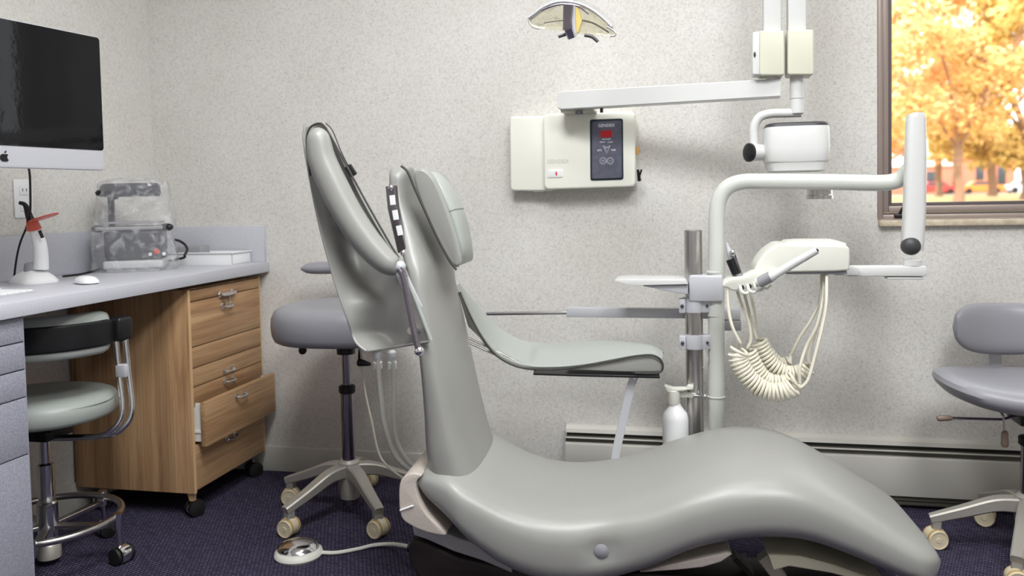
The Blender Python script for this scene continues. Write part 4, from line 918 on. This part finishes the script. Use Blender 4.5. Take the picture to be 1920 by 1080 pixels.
# vertical arm blade
YA = 2.30
va = [P(1716, 225, YA), P(1716, 300, YA), P(1712, 400, YA), P(1708, 452, YA)]
bl = mb(); rg = []
for i, (px, py, hw2) in enumerate(((1718, 212, 8), (1717, 214, 13), (1717, 222, 16), (1716, 300, 18), (1714, 400, 19), (1711, 450, 19), (1710, 470, 18))):
    c_ = P(px, py, YA); w_ = hw2 / 1562 * 2.16 ; rg.append([(c_.x + w_ * sup(math.cos(a), 0, 3.4), YA + .026 * sup(math.sin(a), 0, 3.0), c_.z) for a in (2 * PI * j / 28 for j in range(28))])
arm_ = obj('arm_blade', mb().loft(rg), 'white', du, label='tall white arm blade')
cc = P(1710, 462, YA - .028)
obj('pivot_cap', mb().lathe([(.002, .008), (.016, .006), (.0215, 0), (.023, -.006), (.023, -.02)][::-1], cc, (0, -1, 0), 28), 'cap', arm_, label='charcoal oval pivot cap')
obj('lower_collar', mb().lathe([(.016, 0), (.022, .002), (.022, .016), (.016, .018)], (P(1711, 497, YA).x, YA, P(1711, 499, YA).z), seg=24), 'white', du)
a, c_ = P(1585, 497, YA), P(1734, 517, YA)
obj('horizontal_arm', mb().box((a.x, YA - .022, P(1660, 517, YA).z), (c_.x, YA + .022, P(1660, 498, YA).z), .004).box((P(1660, 520, YA).x, YA - .018, P(1660, 523, YA).z), (c_.x - .005, YA + .018, P(1660, 518, YA).z), .004), 'white', du)
# tray head
YT = 2.20
hd = [(1415, 512), (1430, 480), (1452, 462), (1465, 458), (1490, 459), (1570, 459), (1590, 463), (1594, 475), (1593, 498), (1586, 508), (1520, 510), (1470, 511)]
th_ = obj('tray_head', mb().prism(cr([P(x, y, YT) for x, y in hd], 3, True), (0, .16, 0), .010, 4), 'cream', du, label='cream tray head')
hd2 = [(1470, 460), (1478, 454), (1500, 452), (1570, 452), (1586, 456), (1588, 462)]
obj('head_lid', mb().prism([P(x, y, YT + .02) for x, y in hd2], (0, .13, 0), .003), 'cream', th_)
obj('head_underside', mb().box((P(1475, 512, YT).x, YT + .01, P(1500, 515, YT).z), (P(1590, 512, YT).x, YT + .15, P(1500, 509, YT).z), .002), 'grey', th_)
obj('head_arm_mount', mb().box((P(1560, 500, YT + .1).x, YT + .06, P(1600, 514, YT + .1).z), (P(1605, 500, YT + .1).x, YT + .12, P(1600, 498, YT + .1).z), .003), 'white', th_)
# instrument holder
YH = 2.14
ih = [(1355, 538), (1358, 528), (1372, 521), (1395, 518), (1412, 510), (1428, 509), (1438, 516), (1440, 528), (1425, 536), (1404, 540), (1385, 545), (1372, 545), (1365, 540)]
hold = obj('instrument_holder', mb().prism(cr([P(x, y, YH) for x, y in ih], 3, True), (0, .07, 0), .007, 3), 'cream', du, label='cream instrument holder')
obj('holder_arm', mb().bar([P(1418, 524, YH + .03), P(1445, 512, YH + .05), P(1480, 505, YT + .03)], .02, .014, (0, 1, 0), .003), 'cream', hold)
for i, (x, y) in enumerate(((1388, 536), (1402, 534), (1414, 530), (1426, 526))):
    p = P(x, y, YH - .004); q2 = P(x + 12, y + 14, YH - .012)
    obj('holder_fork', mb().tube(cr([p, P(x + 3, y + 11, YH - .012), q2, P(x + 18, y + 8, YH - .01)], 4), .0042, 8), 'cream', hold)
    obj('fork_gap', mb().ball(P(x + 4, y + 3, YH - .006), .0045, (1, .5, 1.4), 10), 'black', hold)
# tray table and slide rail behind the post
YR = 2.44
b = mb().box((P(1063, 585, YR).x, YR - .012, P(1180, 595, YR).z), (P(1388, 585, YR).x, YR + .012, P(1180, 577, YR).z), .002)
rail = obj('slide_rail', b, 'alu', du, label='aluminium slide rail')
obj('rail_rod', mb().tube([P(912, 588, YR), P(1064, 586, YR)], .0058, 12), 'chrome', rail)
obj('rail_clamp', mb().box((P(1340, 600, YR).x, YR - .02, P(1360, 618, YR).z), (P(1389, 600, YR).x, YR + .02, P(1360, 600, YR).z), .002), 'grey', rail)
obj('rail_bracket', mb().box((pxm - .02, YP + .02, P(1300, 596, YR).z), (pxm + .02, YR - .01, P(1300, 576, YR).z), .002), 'grey', rail)
tp = [(1152, 526), (1166, 524), (1286, 525), (1290, 533), (1210, 535), (1185, 536), (1175, 534)]
tt = obj('tray_table', mb().prism([P(x, y, 2.30) for x, y in tp], (0, .13, 0), .001), 'white', du, label='slim white side tray')
obj('tray_underside', mb().prism([P(x, y, 2.31) for x, y in ((1205, 536), (1290, 534), (1290, 552), (1262, 548))], (0, .07, 0), .002), 'alu', tt)

# instruments with their cords
def cord_path(pts): return cr([P(x, y, Y) for x, y, Y in pts], 6)
hps = []
g = 'dental instruments hanging in the holder'
a_ = root('dental_handpiece', P(1382, 520, 2.165), 'silver handpiece with black grip sticking up from the holder', 'dental instrument', g)
obj('body', mb().tube([P(1362, 455, 2.17), P(1366, 470, 2.17), P(1372, 484, 2.17), P(1386, 520, 2.17)], [.003, .006, .010, .0105], 16), 'alu', a_)
obj('grip', mb().tube([P(1369, 486, 2.165), P(1381, 514, 2.165)], .0112, 14), 'black', a_, label='black ribbed grip')
obj('trigger', mb().tube([P(1376, 472, 2.155), P(1383, 490, 2.155), P(1392, 514, 2.155)], [.007, .0035, .0035], 10).ball(P(1374, 474, 2.155), .009), 'chrome', a_)
b_ = root('suction_handpiece', P(1440, 520, 2.10), 'long white tubular handpiece pointing up to the right across the tray head', 'dental instrument', g)
obj('body', mb().tube([P(1420, 530, 2.115), P(1430, 526, 2.11), P(1450, 516, 2.10), P(1452, 515, 2.10), P(1490, 493, 2.09), P(1532, 469, 2.08)], [.012, .013, .0125, .0105, .010, .0085], 18), 'white', b_)
obj('nozzle_bore', mb().ball(P(1531, 470, 2.077), .005), 'black', b_)
obj('neck', mb().tube([P(1425, 529, 2.112), P(1446, 518, 2.10)], .0137, 16), 'grey', b_)
# coiled cords: (down leg, coil section, up leg)
cords = [
 ('first ivory coiled cord on the outside of the looped bundle', [(1364, 542, 2.15), (1366, 580, 2.14), (1374, 615, 2.13), (1388, 643, 2.13)], [(1388, 655, 2.13), (1383, 668, 2.13), (1392, 692, 2.13), (1412, 718, 2.13), (1440, 734, 2.13), (1470, 734, 2.13), (1490, 724, 2.13)], [(1500, 728, 2.14), (1515, 712, 2.14), (1528, 668, 2.15), (1540, 620, 2.16), (1549, 570, 2.18), (1550, 514, 2.22)], .021),
 ('second ivory coiled cord running just inside the outer one', [(1382, 546, 2.18), (1392, 575, 2.18), (1404, 605, 2.18), (1408, 635, 2.18), (1402, 652, 2.18)], [(1402, 660, 2.19), (1410, 678, 2.19), (1422, 700, 2.19), (1440, 716, 2.19), (1468, 720, 2.19), (1490, 712, 2.19)], [(1500, 722, 2.19), (1500, 690, 2.19), (1512, 650, 2.2), (1532, 610, 2.2), (1543, 560, 2.22), (1545, 514, 2.24)], .020),
 ('third ivory coiled cord in the upper part of the looped bundle', [(1394, 546, 2.22), (1403, 580, 2.22), (1410, 610, 2.22), (1418, 634, 2.22)], [(1422, 640, 2.24), (1432, 662, 2.24), (1448, 685, 2.24), (1472, 700, 2.24), (1498, 700, 2.24), (1516, 688, 2.24)], [(1520, 684, 2.24), (1516, 670, 2.24), (1526, 630, 2.24), (1538, 590, 2.24), (1541, 514, 2.25)], .019),
 ('short ivory coiled cord at the back of the looped bundle', [(1405, 545, 2.26), (1414, 580, 2.26), (1420, 612, 2.26), (1414, 628, 2.26)], [(1428, 640, 2.29), (1442, 664, 2.29), (1462, 682, 2.29), (1480, 680, 2.29)], [(1482, 668, 2.29), (1500, 632, 2.28), (1522, 598, 2.27), (1538, 560, 2.27), (1541, 514, 2.27)], .014),
]
for lab, dn, co, upp, R in cords:
    d1 = cord_path(dn); c1_ = cord_path(co); u1 = cord_path(upp); hx = helix(c1_, R, .004, .0096)
    full = d1 + hx + u1
    # ease the joins
    o = obj('coiled_cord', mb().tube(full, .0040, 7), 'cord'); tag(o, lab, 'cord', 'coiled instrument cords')

# water bottle hanging at the post
bx_ = P(1262, 760, YP - .03)
wb = root('water_bottle', (bx_.x, YP - .03, P(1262, 860, YP).z), 'white water bottle hung from the steel post behind the armrest', 'bottle')
zz = lambda py: P(1262, py, YP - .03).z
obj('bottle', mb().lathe([(.02, zz(860)), (.034, zz(858)), (.036, zz(850)), (.036, zz(785)), (.032, zz(774)), (.020, zz(764)), (.014, zz(757)), (.014, zz(750))], (bx_.x + .006, YP - .03, 0), seg=28), 'plastic', wb)
obj('cap', mb().lathe([(.016, zz(758)), (.018, zz(754)), (.018, zz(732)), (.014, zz(730))], (bx_.x + .002, YP - .03, 0), seg=24), 'cream', wb)
obj('bracket', mb().prism([P(x, y, YP - .045) for x, y in ((1246, 724), (1262, 729), (1286, 729), (1290, 724), (1300, 724), (1300, 730), (1258, 735), (1252, 736))], (0, .03, 0), .001).box((P(1262, 745, YP).x, YP - .028, zz(745)), (P(1300, 745, YP).x, YP - .018, zz(735)), .001), 'cream', wb)
obj('hanger_screw', mb().tube([P(1300, 743, YP - .035), P(1322, 743, YP - .035)], .0035, 8).ball(P(1322, 743, YP - .035), .006), 'chrome', wb)

# ================================================================== X-RAY UNIT
# wall control box
z = lambda px, py, Y: P(px, py, Y).z
xb = root('xray_control_box', (P(1080, 355, YB).x, YB, P(1080, 358, YB).z), 'cream wall control box with slate keypad and red display', 'control box')
def quadbox(c4, Y0, Y1, bev, seg=4):     # rounded box with its front face through four picture points
    P4 = [P(x, y, Y0) for x, y in c4]; b = bmesh.new(); return mb().prism(P4, (0, Y1 - Y0, 0), bev, seg)
def rquad(c4, r, n=5):
    """rounded quad in picture coordinates"""
    out = []; k = len(c4)
    for i in range(k):
        p0, p1, p2 = V(c4[i - 1]), V(c4[i]), V(c4[(i + 1) % k]); a = p1 + (p0 - p1).normalized() * r; b_ = p1 + (p2 - p1).normalized() * r
        for j in range(n + 1): t = j / n; out.append(a.lerp(p1, t).lerp(p1.lerp(b_, t), t))
    return out
Y1, Y2 = YB - .075, YB - .052
main = [(1018, 213), (1190, 208), (1192, 350), (1020, 356)]
obj('housing', mb().prism([P(x, y, Y1) for x, y in rquad(main, 11)], (0, YB - .002 - Y1, 0), .007, 3), 'boxcream', xb, label='cream main housing')
left = [(955, 218), (1040, 217), (1040, 358), (957, 358)]
obj('side_housing', mb().prism([P(x, y, Y2) for x, y in rquad(left, 8)], (0, YB - .002 - Y2, 0), .006, 3), 'boxcream', xb, label='cream side housing')
kp = [(1106, 224), (1168, 222), (1169, 337), (1107, 339)]
k_ = obj('keypad_rim', mb().prism([P(x, y, Y1 - .002) for x, y in rquad(kp, 5)], (0, .004, 0), .0008, 2), 'panelrim', xb, label='dark rim of the keypad')
kp2 = [(1110, 228), (1165, 226), (1166, 333), (1110, 335)]
obj('keypad', mb().prism([P(x, y, Y1 - .003) for x, y in rquad(kp2, 3)], (0, .003, 0)), 'panel', k_, label='slate blue keypad film')
kx, ku = P(1165, 226, Y1) - P(1110, 228, Y1), V((0, 0, 1)); YK = Y1 - .0035
PXM = (P(1101, 200, Y1) - P(1100, 200, Y1)).length
def kt(s, px, py, h, lab=None, m='ink', sx=1., al='CENTER'): return text('lettering', s, h * PXM * 1.35, P(px, py, YK), kx, ku, m, k_, .0003, label=lab, sx=sx, align=al)
kt('GENDEX', 1137, 235.5, 6, 'white logo lettering', sx=.95)
obj('display', mb().prism([P(x, y, YK - .0006) for x, y in rquad([(1126, 245), (1147.5, 244), (1147.5, 257), (1126, 258)], 1)], (0, .002, 0)), 'red', k_, label='red display window')
kt('SECONDS', 1137, 261, 2.6); kt('READY', 1130, 266.5, 2.6); kt('X-RAY', 1144, 266.5, 2.6); kt('BITE', 1124, 282, 3.2); kt('TIME', 1150, 281.5, 3.2)
def line(pts, r=.0005, cl=False): return mb().tube([P(x, y, YK) for x, y in pts] + ([P(*pts[0], YK)] if cl else []), r, 5)
b = line([(1131, 273), (1137.5, 288), (1144, 273)], .0006); b.tube([P(x, y, YK) for x, y in ((1134.5, 277), (1137.5, 284), (1140.5, 277), (1134.5, 277))], .0006, 5); b.tube([P(x, y, YK) for x, y in ((1131, 273), (1135, 276), (1140, 276), (1144, 273))], .0006, 5)
obj('tooth_symbol', b, 'ink', k_, label='white tooth shaped symbol')
for i, cxp in enumerate((1130.5, 1144)):
    b = mb(); cpt = P(cxp, 301.5, YK)
    for R in (6.4, 4.6): b.tube([cpt + V((R * PXM * math.cos(t), 0, R * PXM * math.sin(t))) for t in (2 * PI * q / 24 for q in range(25))], .0004, 5, False)
    b.tube([P(cxp - 2, 301.5, YK), P(cxp + 2, 301.5, YK)], .0005, 5)
    if i == 0: b.tube([P(cxp, 299.5, YK), P(cxp, 303.5, YK)], .0005, 5)
    obj('round_key', b, 'ink', k_, label='round %s key outline' % ('plus' if i == 0 else 'minus'))
b = mb()
for r in range(3):
    b.box(P(1113, 328 + r * 2.4, YK) - V((0, .0002, .0003)), P(1163, 327 + r * 2.4, YK) + V((0, .0002, .0003)))
obj('small_print', b, 'grey', k_)
text('embossed_logo', 'GENDEX', 8 * PXM * 1.3, P(1046, 303, Y1 - .0002), P(1190, 208, Y1) - P(1018, 213, Y1), ku, 'emboss', xb, .0006, label='embossed tone-on-tone logo')
sw = obj('power_switch', mb().prism([P(x, y, Y1 - .003) for x, y in rquad([(1027, 319), (1055, 318), (1055, 332), (1027, 333)], 2)], (0, .004, 0), .0008, 2), 'plastic', xb, label='white rocker switch')
obj('switch_mark', mb().box(P(1041.5, 329, Y1 - .0035) , P(1044.5, 322, Y1 - .0025)), 'redp', sw, label='small red mark')
obj('side_hook', mb().tube([P(1199, 339, Y1 + .02), P(1196, 318, Y1 + .01)], [.006, .004], 10).tube([P(1199, 330, Y1 + .012), P(1203, 318, Y1 + .005)], .003, 8), 'black', xb, label='black side hook')
obj('side_label', mb().box(P(1193, 289, Y1 + .02) - V((.0, 0, 0)), P(1198, 276, Y1 + .045), .0005), 'amber', xb, label='small amber label')
obj('housing_lip', mb().tube([P(1000, 359, Y1 + .03), P(1190, 353, Y1 + .03)], .002, 6), 'cream2', xb)

# arm, scissor arms, tube head
xr = root('xray_machine', (P(1250, 180, YB).x, YB, P(1250, 200, YB).z), 'white wall mounted x-ray arm with rectangular tube head left of the window', 'x-ray machine')
YX0, YX1 = 2.58, 2.42
def AP(px, py): t = (px - 1048) / (1462 - 1048); return P(px, py, YX0 + (YX1 - YX0) * t)
obj('wall_pivot', mb().box(AP(1052, 211) + V((0, -.012, 0)), V((AP(1112, 207).x, YB - .002, AP(1062, 205).z)), .002), 'cream2', xr)
obj('pivot_stop', mb().lathe([(.012, 0), (.012, .008), (.008, .010)], AP(1086, 213) + V((0, -.005, -.002)), seg=20), 'cap', xr)
obj('arm_pin', mb().lathe([(.005, 0), (.005, .016)], AP(1128, 211), seg=16), 'cap', xr)
rg = []
for px, yt, yb in ((1048, 176, 204), (1051, 173.5, 206), (1056, 172.5, 207), (1462, 149, 183)):
    A, B = AP(px, yt), AP(px, yb); rg.append([A + V((0, -.024, -.003)), A + V((0, -.021, 0)), A + V((0, .021, 0)), A + V((0, .024, -.003)), B + V((0, .024, .003)), B + V((0, .021, 0)), B + V((0, -.021, 0)), B + V((0, -.024, .003))])
obj('extension_arm', mb().loft(rg), 'white', xr, label='long white extension arm')
YS = 2.40
def sbox(x0, y0, x1, y1, Y0, Y1_, bev=.004, r=0): 
    return mb().prism([P(x, y, Y0) for x, y in (rquad([(x0, y0), (x1, y0), (x1, y1), (x0, y1)], r) if r else [(x0, y0), (x1, y0), (x1, y1), (x0, y1)])], (0, Y1_ - Y0, 0), bev, 3)
topz = 2.2
a0_, a1_ = P(1432, 60, YS), P(1465, 60, YS)
obj('lower_scissor_arm', mb().box((a0_.x, YS, a0_.z - .01), (a1_.x, YS + .05, topz), .003), 'white', xr)
a0_, a1_ = P(1478, 60, YS), P(1512, 60, YS)
obj('upper_scissor_arm', mb().box((a0_.x, YS + .002, a0_.z - .01), (a1_.x, YS + .05, topz), .003), 'white', xr)
obj('scissor_elbow', mb().box((P(1420, 60, YS).x, YS - .005, topz - .08), (P(1524, 60, YS).x, YS + .055, topz + .02), .012, 3), 'cream2', xr)
obj('knuckle_cover', sbox(1424, 57, 1471, 141, YS - .022, YS + .06, .004, 5), 'cream2', xr, label='cream knuckle cover on the left arm')
obj('knuckle_cover', sbox(1477, 55, 1526, 140, YS - .022, YS + .06, .004, 5), 'cream2', xr, label='cream knuckle cover on the right arm')
obj('knuckle_side', mb().prism([P(x, y, YS - .015) for x, y in rquad([(1411, 60), (1428, 58), (1428, 140), (1411, 140)], 4)], (0, .07, 0), .003), 'white', xr)
obj('knuckle_screw', mb().ball(P(1415, 102, YS - .017), .005, (.6, .6, 1.4)), 'cap', xr)
obj('arm_yoke', mb().lathe([(.015, 0), (.018, .002), (.018, .02)], P(1450, 152, YS + .02), seg=20), 'white', xr)
obj('drop_pipe', mb().lathe([(.0165, 0), (.0185, .002), (.0185, .040), (.0165, .0405), (.0165, .042), (.0185, .0425), (.0185, .115)], (P(1494, 210, YS + .02).x, YS + .02, P(1494, 214, YS + .02).z), seg=24), 'white', xr)
yk = [(1502, 211), (1470, 212), (1444, 213), (1424, 220), (1414, 238), (1413, 262), (1413, 284)]
obj('yoke_pipe', mb().tube(cr([P(x, y, YS + .02) for x, y in yk], 5), .0125, 16), 'white', xr)
ky = P(1414, 286, YS + .01)
obj('yoke_pivot', mb().tube([P(1408, 286, YS - .0), P(1432, 286, YS + .02), P(1446, 284, YS + .03)], [.024, .022, .024], 20), 'white', xr)
obj('yoke_knob', mb().lathe([(.024, -.006), (.026, -.003), (.026, .004), (.02, .008), (.002, .009)], P(1405, 286, YS - .002), V((-.85, -.5, 0)), 24), 'black', xr, label='black oval yoke knob')
# tube head
hd = []
for (pa, za) in ((236, 0), (240, .0)): pass
H0 = P(1432, 238, YS); H1 = P(1557, 238, YS); zb = P(1480, 322, YS).z; zt = P(1480, 237, YS).z; xm = (H0.x + H1.x) / 2; hw_ = (H1.x - H0.x) / 2
rg = []
for zf, s in ((0, .82), (.02, .87), (.20, .935), (.205, .955), (.24, .985), (.5, 1.0), (.94, .985), (1., .955)):
    rg.append([(xm + hw_ * s * sup(math.cos(a), 0, 4.5), YS + .03 + .072 * s * sup(math.sin(a), 0, 4), zb + (zt - zb) * zf) for a in (2 * PI * j / 40 for j in range(40))])
hh_ = obj('tube_head', mb().loft(rg), 'white', xr, label='white rounded tube head')
obj('head_cover', mb().loft([[(xm + hw_ * s * sup(math.cos(a), 0, 4.5), YS + .03 + .072 * s * sup(math.sin(a), 0, 4), zt + dz) for a in (2 * PI * j / 40 for j in range(40))] for dz, s in ((-.003, .965), (.003, .955), (.007, .92), (.009, .86))]), 'cap', hh_, label='dark top cover')
obj('cone', mb().lathe([(.036, 0), (.036, .010), (.034, .012), (.034, .04)], (P(1537, 372, YS + .03).x, YS + .03, P(1537, 373, YS + .03).z), seg=28), 'steel', hh_, label='dark metal cone')
obj('cone_collar', mb().lathe([(.040, 0), (.046, .03)], (P(1537, 372, YS + .03).x, YS + .03, P(1537, 347, YS + .03).z), seg=28), 'white', hh_)

# ================================================================== OPERATING LIGHT
YO = 2.05
ol = root('dental_operating_light', (P(1072, 60, YO).x, YO, P(1072, 75, YO).z), 'winged dental operating light with clear reflector halves hanging overhead', 'operating light')
def bowl(u0, u1):
    up_ = [(992, 40), (1002, 30), (1020, 18), (1042, 9), (1062, 8), (1085, 11), (1108, 22), (1130, 38), (1146, 55), (1154, 66)]
    lo_ = [(993, 44), (1008, 52), (1024, 55), (1044, 57), (1062, 59), (1088, 64), (1108, 66), (1126, 66), (1140, 67), (1152, 68)]
    A = cr([V(p) for p in up_], 3); B = cr([V(p) for p in lo_], 3); g = []
    for i, (a, b_) in enumerate(zip(A, B)):
        if not (u0 <= a.x <= u1): continue
        g.append([P(a.x + (b_.x - a.x) * t, a.y + (b_.y - a.y) * t, YO - .03 + .11 * math.sin(PI * t * .55)) for t in (k / 8 for k in range(9))])
    return g
obj('reflector', mb().sheet(bowl(980, 1066), .003), 'lamp', ol, label='pale left reflector half')
obj('reflector', mb().sheet(bowl(1074, 1160), .003), 'lamp', ol, label='pale right reflector half')
obj('reflector_rib', mb().tube([P(x, y, YO + .0) for x, y in ((1020, 43), (1040, 40), (1056, 38))], .0014, 6).tube([P(x, y, YO + .0) for x, y in ((1092, 38), (1112, 43), (1130, 53), (1142, 61))], .0022, 6), 'alu2', ol)
rim = [(991, 38), (1002, 30), (1020, 17), (1042, 8), (1062, 6.5), (1085, 10), (1108, 20), (1130, 36), (1148, 54)]
obj('rim', mb().bar(cr([P(x, y - 2, YO - .03) for x, y in rim], 4), .03, .005, (0, 1, 0), .001), 'alu', ol)
obj('rim_shade', mb().tube(cr([P(x, y + 2, YO - .047) for x, y in ((1018, 16), (1042, 7.5), (1062, 6), (1085, 10), (1104, 24))], 4), .0026, 8), 'darkchrome', ol)
obj('canopy', mb().bar(cr([P(x, y, YO + .02) for x, y in ((1060, -2), (1082, 0), (1104, 8), (1128, 24), (1150, 46), (1158, 58))], 4), .03, .005, (0, 1, 0), .001), 'clearf', ol)
obj('side_curl', mb().tube(cr([P(x, y, YO - .04) for x, y in ((992, 37), (993, 44), (1001, 51), (1012, 54))], 4), .0022, 8), 'alu2', ol)
obj('side_curl', mb().tube(cr([P(x, y, YO - .04) for x, y in ((1138, 50), (1148, 56), (1154, 62), (1152, 67), (1144, 67))], 4), .0026, 8), 'alu2', ol)
obj('lamp_post', mb().bar([P(1066, 10, YO - .06), P(1064, 38, YO - .06), P(1065, 56, YO - .055)], [.024, .020, .024], .016, (1, 0, 0), .003), 'darkchrome', ol, label='dark chrome bulb shield')
obj('bulb_shield', mb().bar([P(1067, 54, YO - .058), P(1073, 71, YO - .05)], [.022, .020], .018, (1, 0, 0), .003), 'chrome', ol)
obj('bulb_frame', mb().bar([P(1074, 12, YO - .05), P(1074, 50, YO - .05), P(1079, 68, YO - .045)], [.010, .014, .008], .012, (1, 0, 0), .002), 'alu', ol)
obj('bulb_lens', mb().bar([P(1082, 16, YO - .04), P(1085, 40, YO - .04), P(1082, 62, YO - .04)], [.010, .018, .008], .012, (1, 0, 0), .002), 'lampmid', ol, label='amber bulb lens')
obj('handle', mb().tube([P(1047, 69, YO - .05), P(1062, 64, YO - .05)], .004, 8), 'cap', ol)
obj('handle', mb().tube(cr([P(1096, 66, YO - .05), P(1110, 69, YO - .05), P(1121, 78, YO - .05)], 4), .0042, 8), 'cap', ol)
lt0 = P(1070, -4, YO + .02)
obj('suspension_arm', mb().tube(cr([lt0 + V((0, 0, -.01)), lt0 + V((0, 0, .06)), lt0 + V((.06, .02, .12)), (lt0.x + .12, YO + .05, 1.95), (lt0.x + .12, YO + .05, CEIL - .02)], 6), .016, 16), 'white', ol)
obj('ceiling_plate', mb().lathe([(.07, 0), (.07, .02)], (lt0.x + .12, YO + .05, CEIL - .021), seg=28), 'white', ol)

# ================================================================== OUTSIDE
GZ = .42
struct('ground', mb().box((-60, YB + T + .3, GZ - .3), (160, 150, GZ)), 'grass')
o = obj('road', mb().box((-50, 92, GZ + .005), (150, 100, GZ + .03)), 'concrete'); o['kind'] = 'structure'
def tree(name, label, x, y, H, R, trunk_r, leaf, seed, n=9000, z0=2.2, ls=.16, fork=None):
    rnd = random.Random(seed); t = root(name, (x, y, GZ), label, 'tree', 'autumn trees outside')
    b = mb(); top = []
    fz = GZ + (fork or H * .28)
    b.tube(cr([(x, y, GZ), (x + .05, y, GZ + .6), (x - .05, y, (GZ + fz) / 2), (x, y, fz)], 4), [trunk_r * (1.35 - .35 * min(1, i / 4)) for i in range(13)], 12)
    for k in range(6):
        a = k * 2.4 + rnd.random(); l = R * rnd.uniform(.5, .85); up = H * rnd.uniform(.35, .62)
        p1 = V((x, y, fz - .1)); p2 = p1 + V((math.cos(a) * l * .35, math.sin(a) * l * .35, up * .45)); p3 = p1 + V((math.cos(a) * l, math.sin(a) * l, up))
        pp = cr([p1, p2, p3], 5); b.tube(pp, [trunk_r * .42 * (1 - .85 * i / 10) for i in range(11)], 8); top += [p2, p3]
        for m_ in range(3):
            q1 = pp[4 + 2 * m_]; aa = a + rnd.uniform(-1.2, 1.2); q2_ = q1 + V((math.cos(aa) * l * .4, math.sin(aa) * l * .4, up * rnd.uniform(.1, .4))); b.tube([q1, (q1 + q2_) / 2 + V((0, 0, .1)), q2_], [trunk_r * .2, trunk_r * .13, trunk_r * .05], 6); top.append(q2_)
    obj('trunk', b, 'bark', t)
    vs, fs = [], []
    cl = []
    for k in range(46):
        a = rnd.uniform(0, 2 * PI); rr_ = R * rnd.random() ** .5; hz_ = z0 + (H - z0) * (rnd.random())
        cap_ = math.sqrt(max(.05, 1 - ((hz_ - (z0 + H) / 2) / ((H - z0) / 2 * 1.05)) ** 2)); cl.append((V((x + math.cos(a) * rr_ * cap_, y + math.sin(a) * rr_ * cap_, GZ + hz_)), rnd.uniform(.12, .24) * R))
    for k in range(n):
        c_, r_ = cl[rnd.randrange(len(cl))]; d = V((rnd.gauss(0, 1), rnd.gauss(0, 1), rnd.gauss(0, 1))); d = d.normalized() * r_ * rnd.uniform(.3, 1.15); d.z *= .75; p = c_ + d
        u = V((rnd.gauss(0, 1), rnd.gauss(0, 1), rnd.gauss(0, 1))).normalized(); w = u.orthogonal().normalized(); s = ls * rnd.uniform(.6, 1.3); i0 = len(vs)
        vs += [p - u * s, p + w * s * .6, p + u * s, p - w * s * .6]; fs.append((i0, i0 + 1, i0 + 2, i0 + 3))
    me = bpy.data.meshes.new('foliage'); me.from_pydata([v - t.location for v in vs], [], fs); me.materials.append(M[leaf]); fo = bpy.data.objects.new('foliage', me); COL.objects.link(fo); fo.parent = t
def gx(px, Y): return P(px, 360, Y).x
tree('maple_tree', 'large orange leaved tree with forked trunk across the lawn', gx(1797, 36), 36, 12.5, 6.0, .17, 'leaf1', 3, 17000, 3.3, .13, fork=2.2)
tree('maple_tree', 'golden tree with low crown at the right edge of the window', gx(1925, 44), 44, 11, 5.0, .24, 'leaf2', 5, 13000, 1.9, .2)
tree('maple_tree', 'orange tree partly hidden by the left window frame', gx(1655, 56), 56, 12, 4.2, .22, 'leaf1', 8, 7000, 3.4, .2)
tree('maple_tree', 'golden green tree behind the brick building', gx(1860, 66), 66, 15, 7.5, .3, 'leaf2', 11, 12000, 3., .3)
tree('maple_tree', 'pale orange tree filling the gap behind the forked trunk', gx(1760, 78), 78, 13, 6, .3, 'leaf1', 14, 6000, 3.4, .3)
Yb = 110.
def bld(x0, x1, h, name, label):
    a, c_ = gx(x0, Yb), gx(x1, Yb); r_ = root(name, ((a + c_) / 2, Yb + 3, GZ), label, 'building')
    obj('brick_wall', mb().box((a, Yb, GZ), (c_, Yb + 6, GZ + h), .02), 'brick', r_); obj('roof_fascia', mb().box((a - .3, Yb - .3, GZ + h), (c_ + .3, Yb + 6.3, GZ + h + .35), .03), 'roofm', r_)
    for k in range(2):
        wxx = a + (c_ - a) * (.25 + .42 * k); obj('window', mb().box((wxx, Yb - .03, GZ + 1.0), (wxx + .9, Yb + .05, GZ + h - .6), .02), 'carglass', r_)
    return r_
bld(1805, 1903, 4.5, 'brick_building', 'low red brick building right of the forked trunk')
bld(1640, 1786, 3.4, 'brick_building', 'lower pale roofed brick building left of the forked trunk')
def car(px, Y, m_, label):
    x = gx(px, Y); r_ = root('parked_car', (x, Y, GZ + .03), label, 'car', 'cars parked on the far road'); z0_ = GZ + .03
    side = [(-2.1, .3), (-2.1, .75), (-1.9, .88), (-1.25, .95), (-.75, 1.38), (.7, 1.4), (1.3, .95), (2.0, .86), (2.15, .6), (2.1, .3)]
    obj('body', mb().prism([(x + u, Y - .8, z0_ + w) for u, w in side], (0, 1.6, 0), .06), m_, r_)
    obj('side_window', mb().prism([(x + u, Y - .83, z0_ + w) for u, w in ((-1.1, .97), (-.7, 1.3), (.65, 1.32), (1.08, .97))], (0, 1.66, 0)), 'carglass', r_)
    for u in (-1.3, 1.35):
        for s in (-.72, .72): obj('wheel', mb().lathe([(.12, -.1), (.32, -.1), (.33, 0), (.32, .1), (.12, .1)], (x + u, Y + s, z0_ + .33), (0, 1, 0), 20), 'rubber', r_)
car(1752, 96, 'carr', 'red car parked beyond the lawn beside the trunk'); car(1838, 96, 'caro', 'orange car parked in front of the brick building'); car(1924, 96, 'carw', 'silver car parked at the right edge of the window view')
